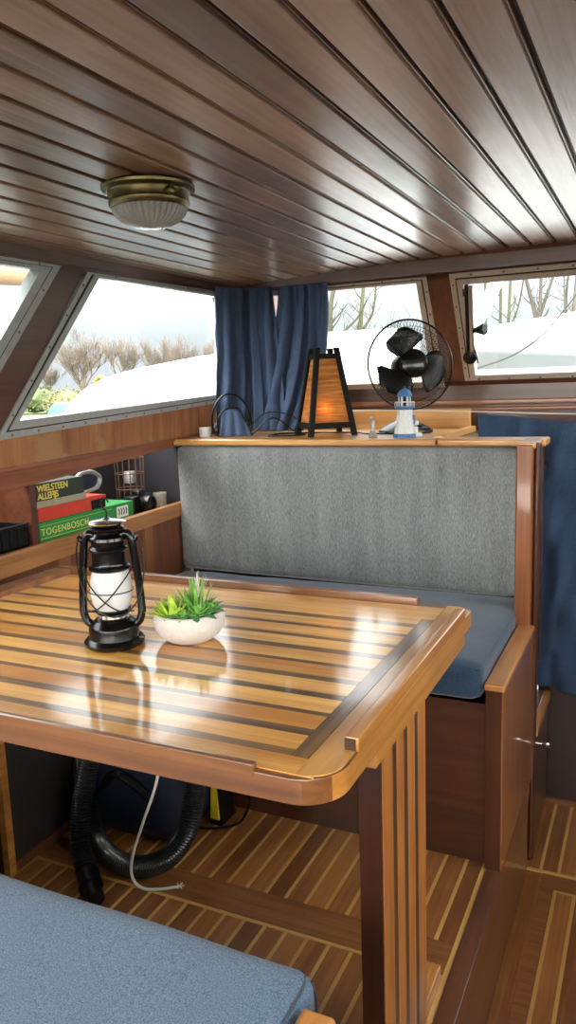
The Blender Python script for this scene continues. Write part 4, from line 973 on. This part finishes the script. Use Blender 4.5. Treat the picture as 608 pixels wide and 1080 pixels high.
# ------------------------------------------------------------------ under the table: vacuum cleaner, cord, charger
vc = thing('vacuum_cleaner', 'dark blue vacuum cleaner with a black ribbed hose under the table', 'vacuum cleaner', (-1.20, 1.60, 0))
bm = BM(); cushion(bm, (-1.37, 1.50, .004), (-1.06, 1.755, .40), .07, .01, 6, 4, .01, 2, 20); obj('body', bm, M['darkblue'], vc, world=True)
bm = BM(); tube(bm, smooth_path([(-1.30, 1.512, .12), (-1.22, 1.486, .20), (-1.12, 1.50, .14)], 6), .012, 10); obj('body_handle', bm, M['blackp'], vc, world=True)
def hose(path, r):
    P = smooth_path(path, 30)
    # resample evenly so that each rib is the same width
    out = [P[0]]; acc = 0; step = .0035
    for a, b in zip(P, P[1:]):
        d = (b - a).length
        while acc + d >= step:
            t = (step - acc) / d; a = a.lerp(b, t); out.append(a.copy()); d = (b - a).length; acc = 0
        acc += d
    bm = BM(); tube(bm, out, lambda i, n: r + (.0022 if i % 2 else -.0018), 14); return bm
hz = .030
bm = hose([(-1.00, 1.53, .42), (-.975, 1.50, .34), (-.965, 1.46, .24), (-.975, 1.43, .14), (-1.02, 1.405, .065), (-1.10, 1.39, hz), (-1.19, 1.40, hz), (-1.27, 1.44, .05), (-1.31, 1.47, .13), (-1.32, 1.48, .22), (-1.26, 1.49, .33)], .0245); obj('hose', bm, M['hose'], vc, world=True)
bm = hose([(-1.20, 1.46, .46), (-1.215, 1.43, .36), (-1.235, 1.40, .26), (-1.245, 1.375, .17), (-1.235, 1.35, .09), (-1.205, 1.325, .045), (-1.185, 1.31, .034)], .0235); obj('hose', bm, M['hose'], vc, world=True)
bm = BM(); tube(bm, [(-1.188, 1.314, .034), (-1.155, 1.285, .029)], .028, 18); tube(bm, [(-1.155, 1.285, .029), (-1.12, 1.26, .024)], .020, 16); obj('nozzle', bm, M['blackp'], vc, world=True)
bm = BM(); P = [(-1.00, 1.42, .44), (-1.02, 1.40, .28), (-1.055, 1.38, .17), (-1.085, 1.37, .08), (-1.085, 1.365, .03), (-1.06, 1.37, .006), (-1.02, 1.385, .005), (-.985, 1.41, .005)]
P = [(x_ , y_ - .015, z_) for x_, y_, z_ in P]
tube(bm, smooth_path(P, 8), .0035, 8); e = Vector(P[-1])
for q in range(5): tube(bm, [e, e + Vector((.012 * math.cos(q - 1.5), .012 * math.sin(q - 1.5), .002))], .0018, 5)
tag(obj('cord', bm, M['cord']), 'white cord with a frayed end hanging in front of the black hose', 'cord')
yb = thing('charger', 'black device with a yellow side beside the hose under the table', 'device', (-1.035, 1.70, 0))
bm = BM(); hexa(bm, [(-1.06, 1.66, .0), (-1.02, 1.66, 0), (-1.02, 1.74, 0), (-1.06, 1.74, 0), (-1.06, 1.68, .17), (-1.04, 1.68, .17), (-1.04, 1.72, .17), (-1.06, 1.72, .17)], 0, .004); obj('casing', bm, M['blackp'], yb, world=True)
bm = BM(); hexa(bm, [(-1.054, 1.6565, .02), (-1.028, 1.6565, .02), (-1.028, 1.664, .02), (-1.054, 1.664, .02), (-1.055, 1.6715, .13), (-1.042, 1.6715, .13), (-1.042, 1.679, .13), (-1.055, 1.679, .13)]); obj('yellow_plate', bm, M['yellow'], yb, world=True)
bm = BM(); tube(bm, smooth_path([(-1.045, 1.70, .10), (-.98, 1.70, .13), (-.955, 1.70, .075), (-.975, 1.68, .015), (-1.03, 1.64, .006), (-1.10, 1.62, .006)], 8), .0036, 8); obj('lead', bm, M['blackp'], yb, world=True)

# ------------------------------------------------------------------ outdoors
bm = BM(); 
t = BM(); bmesh.ops.create_grid(t, x_segments=2, y_segments=2, size=200); bmesh.ops.translate(t, verts=t.verts, vec=(0, 0, -.75)); merge(bm, t, 0)
o = obj('canal_water', bm, M['water']); tag(o, 'grey canal water round the moored boats', 'water', kind='stuff')
bm = BM(); box(bm, (-200, 19, -.8), (200, 200, -.05), 0, .1); o = obj('grass_bank', bm, M['grass']); tag(o, 'green grassy bank beyond the water', 'grass', kind='stuff')
bm = BM(); box(bm, (-200, -60, -.8), (-17, 18.9, -.05), 0, .1); o = obj('grass_bank', bm, M['grass']); tag(o, 'green grassy bank on the left beyond the neighbouring boat', 'grass', kind='stuff')

def make_tree_mesh(seed, depth=6, spread=.5, name='tree', trunk=.16, up=.25, first=.2):
    R = random.Random(seed); bm = BM()
    def grow(p, d, L, r, lv):
        pts = [p.copy()]; n = 3
        for k in range(n):
            d = (d + Vector((R.uniform(-1, 1), R.uniform(-1, 1), R.uniform(-.3, .8))) * .13).normalized(); p = p + d * L / n; pts.append(p.copy())
        tube(bm, pts, lambda i, m: r * (1 - .35 * i / (m - 1)), 5 if lv < 2 else 3, cap=False)
        if lv >= depth: return
        for k in range(R.choice((2, 3, 3)) if lv else 6):
            a = R.uniform(0, 2 * PI); e = R.uniform(.5, 1.1) * spread * (1.4 if lv == 0 else 1)
            o_ = d.orthogonal().normalized(); o_.rotate(Matrix.Rotation(a, 3, d)) if False else None
            q = d.orthogonal().normalized(); q = Matrix.Rotation(a, 3, d) @ q
            nd = (d * math.cos(e) + q * math.sin(e) + Vector((0, 0, up))).normalized()
            grow(pts[R.choice((1, 2, 3)) if lv else 3], nd, (L * R.uniform(.70, .88) if lv else .62), max(.0035, r * .58), lv + 1)
    grow(Vector((0, 0, 0)), Vector((0, 0, 1)), 1.0 * first * 5, trunk, 0)
    return bm
far = []
for sd in (5, 11, 23):
    bm = make_tree_mesh(sd, 7, .42, trunk=.05, up=.3, first=.09)
    hh = max(v.co.z for v in bm.verts); ww = sorted(math.hypot(v.co.x, v.co.y) for v in bm.verts)[int(len(bm.verts) * .97)]
    for v in bm.verts: v.co = Vector((v.co.x / (2 * ww), v.co.y / (2 * ww), v.co.z / hh))
    far.append(obj('bare_tree', bm, M['bark'], smooth=False))
# (x, y, width, height, which)  - row beyond the left windows
spots = [(-55.2, 66, 6.4, 8.0, 0, 'large bare tree standing alone, leftmost of the big trees in the side window'), (-49.6, 66, 4.6, 7.1, 1, 'bare tree just right of the lone large one in the side window'),
         (-45.6, 66.5, 4.4, 6.7, 2, 'bare tree in the middle of the row in the side window'), (-42.4, 67, 3.8, 6.7, 0, 'bare tree third from the curtain in the side window'),
         (-39.8, 68, 3.6, 6.5, 1, 'bare tree second from the curtain in the side window'), (-37.0, 68, 3.8, 6.4, 2, 'bare tree closest to the curtain in the side window'),
         (-60.8, 67, 4.0, 4.6, 1, 'small bare tree low at the far left of the side window')]
for i, (x_, y_, w_, h_, k_, lab) in enumerate(spots):
    src = far[k_]; o = src if i < 3 else src.copy()
    if o is not src: C.objects.link(o)
    o.location = (x_, y_, -.05); o.scale = (w_, w_, h_); o.rotation_euler = (0, 0, i * 1.3); tag(o, lab, 'tree', 'bare trees beyond the side window')
def limb_tree(lab, m, limbs, loc, seed, twig=1.0, ntw=10, zg=-.05):
    """limbs: (x, z, radius) point lists in metres beside loc; twigs branch off at random"""
    R = random.Random(seed); bm = BM()
    for lb_ in limbs:
        P = smooth_path([(x_, R.uniform(-.15, .15) * min(1, k), z_) for k, (x_, z_, r_) in enumerate(lb_)], 5); r0, r1 = lb_[0][2], lb_[-1][2]
        tube(bm, P, lambda i, n: r0 + (r1 - r0) * i / (n - 1), 8, cap=False)
        for q in range(ntw):
            i = R.randrange(len(P) // 3, len(P)); p_ = P[i]; d = Vector((R.choice((-1, 1)) * R.uniform(.3, 1), R.uniform(-.6, .6), R.uniform(.3, 1.2))).normalized(); L_ = R.uniform(.3, .9) * twig
            pts = [p_]
            for k in range(5): d = (d + Vector((R.uniform(-.25, .25), R.uniform(-.25, .25), R.uniform(-.05, .2)))).normalized(); pts.append(pts[-1] + d * L_ / 5)
            rr = max(.008, r1 * .6); tube(bm, pts, lambda i, n: rr * (1 - .7 * i / (n - 1)), 4, cap=False)
            for z in range(2):
                p2 = pts[R.randrange(1, 5)]; d2 = (d + Vector((R.uniform(-1, 1), R.uniform(-1, 1), R.uniform(-.2, .6)))).normalized(); tube(bm, [p2, p2 + d2 * L_ * .5], .006, 3, cap=False)
    o = obj('bare_tree', bm, m, smooth=False); o.location = loc; tag(o, lab, 'tree', 'bare trees beyond the windscreen')
B = plain('grey_bark', s(64, 60, 54), .9, var=.15, bscale=2); G = M['barkg']
limb_tree('bare tree at the left edge of the windscreen with a wide reaching bough', G, [[(0, -.05, .12), (.04, 1.2, .10), (.02, 2.4, .085), (.12, 3.3, .07), (.35, 4.2, .05)], [(.02, 1.9, .05), (.35, 2.5, .045), (.8, 2.9, .03), (1.15, 3.3, .018)], [(.0, 2.3, .05), (-.25, 2.9, .04), (-.4, 3.9, .025)], [(.03, 1.3, .04), (.5, 1.75, .03), (1.0, 2.0, .025), (1.5, 2.6, .012)]], (-8.15, 20, -.05), 1, 1.0, 9)
limb_tree('second bare tree from the left in the windscreen, behind the paper lamp', G, [[(0, -.05, .10), (.0, 1.3, .09), (.08, 2.4, .075), (.16, 3.4, .06), (.2, 4.4, .04)], [(.03, 1.7, .045), (.4, 2.2, .035), (.75, 2.45, .025), (1.1, 2.5, .012)], [(.1, 2.6, .04), (.4, 3.1, .03), (.55, 3.9, .02)]], (-7.5, 20.6, -.05), 2, .8, 9)
limb_tree('mossy trunk nearest the window stay in the right windscreen pane', G, [[(0, -.05, .055), (.02, 1.6, .05), (-.03, 2.6, .045), (-.06, 4.0, .03)]], (-3.92, 20, -.05), 3, .7, 6)
limb_tree('mossy trunk second from the window stay in the right pane', G, [[(0, -.05, .05), (-.02, 1.6, .045), (.05, 2.6, .04), (.06, 4.0, .03)]], (-3.72, 20.4, -.05), 4, .7, 6)
limb_tree('mossy leaning trunk third from the window stay in the right pane', G, [[(0, -.05, .05), (.02, 1.6, .045), (.08, 2.6, .04), (.12, 4.0, .03)], [(.03, 2.2, .03), (.3, 2.9, .025), (.45, 3.8, .015)]], (-3.50, 20, -.05), 5, .7, 6)
limb_tree('forked bare tree in the middle of the right windscreen pane', B, [[(0, -.05, .10), (.0, 1.5, .09), (.0, 2.6, .075)], [(.0, 2.45, .06), (-.12, 2.9, .05), (-.29, 3.6, .04), (-.4, 4.4, .03)], [(.0, 2.45, .05), (.06, 3.0, .045), (.05, 4.4, .03)], [(.0, 2.5, .05), (.16, 3.0, .045), (.36, 3.7, .035), (.5, 4.5, .02)]], (-2.72, 20, -.05), 6, .6, 5)
limb_tree('slim bare tree right of the forked one in the right pane', B, [[(0, -.05, .045), (.03, 1.5, .04), (.10, 2.6, .035), (.17, 3.5, .03), (.3, 4.4, .02)]], (-2.26, 20.5, -.05), 7, .7, 7)
limb_tree('bare tree at the right edge of the picture beyond the windscreen', B, [[(0, -.05, .06), (.0, 1.5, .055), (.05, 2.6, .045), (.08, 3.5, .035), (.1, 4.4, .02)], [(.02, 2.0, .03), (-.15, 2.8, .025), (-.2, 3.8, .015)]], (-1.93, 19.8, -.05), 8, .7, 7)
# bushes at the left of the side window
def bush(loc, sc, m, lab, seed):
    R = random.Random(seed); bm = BM()
    for q in range(700):
        a = R.uniform(0, 2 * PI); e = math.acos(R.uniform(0, 1)); r = R.uniform(.5, 1.05)
        c = Vector((math.sin(e) * math.cos(a) * r, math.sin(e) * math.sin(a) * r, math.cos(e) * r + .11))
        t = BM(); w = R.uniform(.05, .10); vs = [t.verts.new(c + Vector((R.uniform(-w, w), R.uniform(-w, w), R.uniform(-w, w)))) for _ in range(4)]
        for f in ((0, 1, 2), (0, 2, 3), (0, 3, 1), (1, 3, 2)): t.faces.new([vs[i] for i in f])
        merge(bm, t)
    ball(bm, (0, 0, .52), .5, (1.3, 1.3, 1), 0, 2)
    o = obj('bush', bm, m, smooth=False); o.location = loc; o.scale = sc; tag(o, lab, 'bush', 'spring bushes on the bank'); return o
bush((-28.6, 33, -.03), (1.3, 1.3, 1.25), M['bushy'], 'yellowish spring bush low at the left of the side window', 1)
bush((-28.2, 36.2, -.03), (1.7, 1.4, 1.6), M['bush'], 'green bush left in the side window beneath the lone tree', 2)
bush((-32.0, 41.5, -.03), (2.2, 1.8, 1.7), M['bush'], 'green bush behind the white boat cover in the side window', 3)
bush((-33.2, 35.5, -.03), (2.4, 1.9, 1.5), M['bush'], 'green bush at the lower left corner of the side window', 4)

# neighbouring boat under a white cover, seen through the side window
bt = thing('covered_boat', 'large boat under a white cover moored outside the left side window', 'boat', (-6.5, 9, -.75))
prof = [(6.75, .50), (6.95, .70), (7.13, .878), (7.28, 1.03), (7.42, 1.14), (7.69, 1.247), (8.0, 1.325), (8.38, 1.392), (9.04, 1.481), (10.27, 1.628), (12, 1.76), (13.3, 1.78), (14.2, 1.6), (14.9, .9), (15.1, .55)]
bm = BM(); rows = []
for (yy_, zz_) in prof:
    row = []
    for k in range(17):
        a = PI * k / 16; wx = 1.35 * min(1, .10 + .42 * (yy_ - 6.7)) if yy_ < 10 else 1.35 * min(1, .55 + max(0, 15.2 - yy_) * .25)
        row.append(bm.verts.new((-6.0 + wx * math.cos(a), yy_, .3 + (zz_ + .02 - .3) * (math.sin(a) ** .45 if 0 < k < 16 else 0))))
    rows.append(row)
for a, b in zip(rows, rows[1:]):
    for k in range(16): bm.faces.new((a[k], a[k + 1], b[k + 1], b[k]))
bm.faces.new(rows[0]); bm.faces.new(rows[-1][::-1]); bmesh.ops.recalc_face_normals(bm, faces=bm.faces)
obj('boat_cover', bm, M['tarp'], bt, world=True)
bm = BM(); rows = []
for yy_, wx, zb_ in ((6.5, .05, .0), (7.0, .35, -.4), (7.8, .85, -.75), (9.5, 1.4, -.75), (13, 1.4, -.75), (15.2, 1.0, -.75)):
    rows.append([bm.verts.new((-6 + wx * q, yy_, z_)) for q, z_ in ((1, .33), (.8, zb_), (-.8, zb_), (-1, .33))])
for a, b in zip(rows, rows[1:]):
    for k in range(4): bm.faces.new((a[k], a[(k + 1) % 4], b[(k + 1) % 4], b[k]))
bm.faces.new(rows[0]); bm.faces.new(rows[-1][::-1]); bmesh.ops.recalc_face_normals(bm, faces=bm.faces)
obj('hull', bm, M['hull'], bt, world=True)
# boom with tan cover seen through the aft window
bm = BM(); tube(bm, smooth_path([(-4.2, 1.5, 1.845), (-4.2, 3.2, 1.94), (-4.2, 4.85, 2.03)], 8), .075, 16); o = obj('covered_boom', bm, M['spar']); tag(o, 'tan covered boom seen high through the leftmost window', 'boom')
bm = BM(); tube(bm, [(-4.2, 1.5, -.75), (-4.2, 1.5, 3.5)], .05, 12); o = obj('mast', bm, M['spar']); tag(o, 'mast carrying the tan boom, outside the leftmost window', 'mast')
# teal covered dinghy and yellow machine by the bushes
bm = BM(); cushion(bm, (-12.95, 14.0, -.75), (-12.15, 15.2, .88), .3, .04, 2, 2, .05, 2, 12); o = obj('covered_dinghy', bm, M['teal']); tag(o, 'small boat under a teal cover beyond the white boat cover', 'boat')
yc = thing('digger', 'small yellow work machine just above the white boat cover', 'machine', (-29.6, 38, -.05))
bm = BM(); box(bm, (-29.9, 37.6, .9), (-28.9, 38.4, 1.9), 0, .1); obj('cab', bm, M['crane'], yc, world=True)
bm = BM(); tube(bm, [(-29.3, 38, 1.6), (-30.3, 38, 2.0), (-30.9, 38, 1.5)], .12, 6); obj('arm', bm, M['crane'], yc, world=True)
bm = BM(); box(bm, (-30.2, 37.5, -.05), (-28.6, 38.5, .9), 0, .1); obj('tracks', bm, M['blackp'], yc, world=True)

# ahead: covered boats, a pale building
def cover_boat(name, lab, pts_top, y0, y1, m, zb_=-.3, drop=.25):
    t_ = thing(name, lab, 'boat', ((pts_top[0][0] + pts_top[-1][0]) / 2, (y0 + y1) / 2, -.75))
    bm = BM(); rows = []
    for j in range(9):
        v = j / 8; yy_ = y0 + (y1 - y0) * v; k_ = math.sin(PI * v) ** .4 if 0 < v < 1 else 0
        rows.append([bm.verts.new((x_, yy_, zb_ + (z_ - zb_) * (.25 + .75 * k_))) for x_, z_ in pts_top])
    for a, b in zip(rows, rows[1:]):
        for k in range(len(pts_top) - 1): bm.faces.new((a[k], a[k + 1], b[k + 1], b[k]))
    lo = [[bm.verts.new((r[0].co.x, r[0].co.y, zb_)), bm.verts.new((r[-1].co.x, r[-1].co.y, zb_))] for r in rows]
    for j in range(8):
        bm.faces.new((rows[j][0], rows[j + 1][0], lo[j + 1][0], lo[j][0])); bm.faces.new((rows[j][-1], lo[j][1], lo[j + 1][1], rows[j + 1][-1]))
    bm.faces.new([lo[0][0]] + rows[0] + [lo[0][1]]); bm.faces.new([lo[-1][1]] + rows[-1][::-1] + [lo[-1][0]])
    bmesh.ops.recalc_face_normals(bm, faces=bm.faces); obj('boat_cover', bm, m, t_, world=True)
    bm = BM(); xa, xb = pts_top[0][0], pts_top[-1][0]; box(bm, (xa + .1, y0 + .05, -.75), (xb - .1, y1 - .05, zb_ + .01), 0, .1); obj('hull', bm, M['hull'], t_, world=True)
    return t_
cover_boat('covered_boat', 'white covered boat seen through the right windscreen pane behind the mooring line', [(-2.2, 1.1), (-1.95, 1.45), (-1.72, 1.60), (-1.4, 1.66), (-.65, 1.74), (.3, 1.80), (1.6, 1.8), (2.2, 1.2)], 6.8, 8.6, M['tarp'])
pbld = thing('building', 'white flat roofed building low in the windscreen behind the paper lamp', 'building', (-6.8, 16.5, -.75))
bm = BM(); box(bm, (-8.7, 15.5, -.75), (-4.9, 17.5, 2.22), 0, .03); obj('wall', bm, M['wall_white'], pbld, world=True)
bm = BM(); box(bm, (-6.08, 15.46, .9), (-5.78, 15.52, 1.78), 0, .01); obj('window', bm, M['winblue'], pbld, world=True)
# foredeck of this boat, with clear fold-down cover seen low in the right pane
bm = BM(); hexa(bm, [(-1.75, 3.12, .6), (1.2, 3.12, .6), (.4, 6.3, .6), (-1.1, 6.3, .6), (-1.75, 3.12, 1.06), (1.2, 3.12, 1.06), (.4, 6.3, 1.09), (-1.1, 6.3, 1.09)], 0, .03); o = obj('foredeck', bm, M['tarp']); tag(o, 'white foredeck of this boat directly ahead of the windscreen', 'deck')
bm = BM(); hexa(bm, [(-1.02, 4.8, 1.10), (.9, 4.4, 1.10), (.9, 5.6, 1.10), (-.8, 5.6, 1.10), (-1.03, 4.82, 1.34), (.9, 4.45, 1.17), (.9, 5.5, 1.40), (-1.0, 5.5, 1.40)], 0, .02); o = obj('folded_cover', bm, M['tarpg']); tag(o, 'grey folded canvas lying on the foredeck beyond the right pane', 'canvas cover')
bm = BM(); tube(bm, smooth_path([(-.98, 4.30, 1.20), (-.88, 4.3, 1.225), (-.71, 4.30, 1.28), (-.57, 4.3, 1.37), (-.46, 4.3, 1.49), (-.38, 4.3, 1.60), (-.2, 4.3, 1.9)], 8), .0045, 6); o = obj('mooring_line', bm, M['rope']); tag(o, 'grey rope curving up across the right windscreen view', 'rope')
bm = BM(); tube(bm, [(-1.05, 4.5, 1.25), (-.70, 4.5, 1.95)], .035, 8); o = obj('deck_strut', bm, M['tarp']); tag(o, 'white slanting strut outside the right windscreen pane', 'pole')

# ------------------------------------------------------------------ world: overcast sky, brighter to the zenith; bright aft lobe added to fill the cabin
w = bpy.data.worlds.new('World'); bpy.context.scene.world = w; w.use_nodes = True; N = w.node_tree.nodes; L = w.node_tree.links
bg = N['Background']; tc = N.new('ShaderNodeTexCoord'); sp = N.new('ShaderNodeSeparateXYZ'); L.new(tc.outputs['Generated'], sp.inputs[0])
def ramp(stops, src):
    r = N.new('ShaderNodeValToRGB'); cr = r.color_ramp
    cr.elements[0].position = stops[0][0]; cr.elements[0].color = stops[0][1] + (1,); cr.elements[1].position = stops[-1][0]; cr.elements[1].color = stops[-1][1] + (1,)
    for q, c in stops[1:-1]: e = cr.elements.new(q); e.color = c + (1,)
    L.new(src, r.inputs[0]); return r.outputs[0]
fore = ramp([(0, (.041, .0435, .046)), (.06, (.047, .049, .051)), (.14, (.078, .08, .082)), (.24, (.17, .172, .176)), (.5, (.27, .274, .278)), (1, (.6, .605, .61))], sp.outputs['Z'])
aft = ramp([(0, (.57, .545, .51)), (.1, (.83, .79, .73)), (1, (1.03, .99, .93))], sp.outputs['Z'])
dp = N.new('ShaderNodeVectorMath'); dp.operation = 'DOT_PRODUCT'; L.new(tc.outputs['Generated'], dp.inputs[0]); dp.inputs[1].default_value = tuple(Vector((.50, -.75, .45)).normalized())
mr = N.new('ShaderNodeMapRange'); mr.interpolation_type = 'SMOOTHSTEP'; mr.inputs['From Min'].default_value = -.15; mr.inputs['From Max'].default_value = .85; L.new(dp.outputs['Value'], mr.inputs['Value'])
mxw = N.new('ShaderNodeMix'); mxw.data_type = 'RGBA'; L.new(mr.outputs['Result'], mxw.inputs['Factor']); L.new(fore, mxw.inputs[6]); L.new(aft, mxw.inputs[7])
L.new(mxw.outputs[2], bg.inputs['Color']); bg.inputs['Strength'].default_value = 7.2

# ------------------------------------------------------------------ camera
R = ((.9043, .0387, -.4252), (.4255, -.1602, .8907), (-.0336, -.9863, -.1614))
cam = bpy.data.cameras.new('camera'); co = bpy.data.objects.new('camera', cam); C.objects.link(co)
X_ = Vector((R[0][0], R[1][0], R[2][0])).normalized(); Zf = Vector((R[0][2], R[1][2], R[2][2])).normalized(); Zf = (Zf - X_ * X_.dot(Zf)).normalized(); Yd = Zf.cross(X_)
co.matrix_world = Matrix(((X_.x, -Yd.x, -Zf.x, 0), (X_.y, -Yd.y, -Zf.y, 0), (X_.z, -Yd.z, -Zf.z, 1.17), (0, 0, 0, 1)))
cam.sensor_fit = 'VERTICAL'; cam.sensor_height = 36; cam.lens = 823 / 1080 * 36; cam.clip_start = .02; cam.clip_end = 500
sc = bpy.context.scene; sc.camera = co
sc.view_settings.view_transform = 'Standard'; sc.view_settings.look = 'None'; sc.view_settings.gamma = 1; sc.view_settings.exposure = 1.6; sc.view_settings.use_curve_mapping = False
sc.cycles.max_bounces = 10; sc.cycles.diffuse_bounces = 6; sc.cycles.transparent_max_bounces = 16; sc.cycles.use_denoising = True; sc.cycles.sample_clamp_indirect = 8
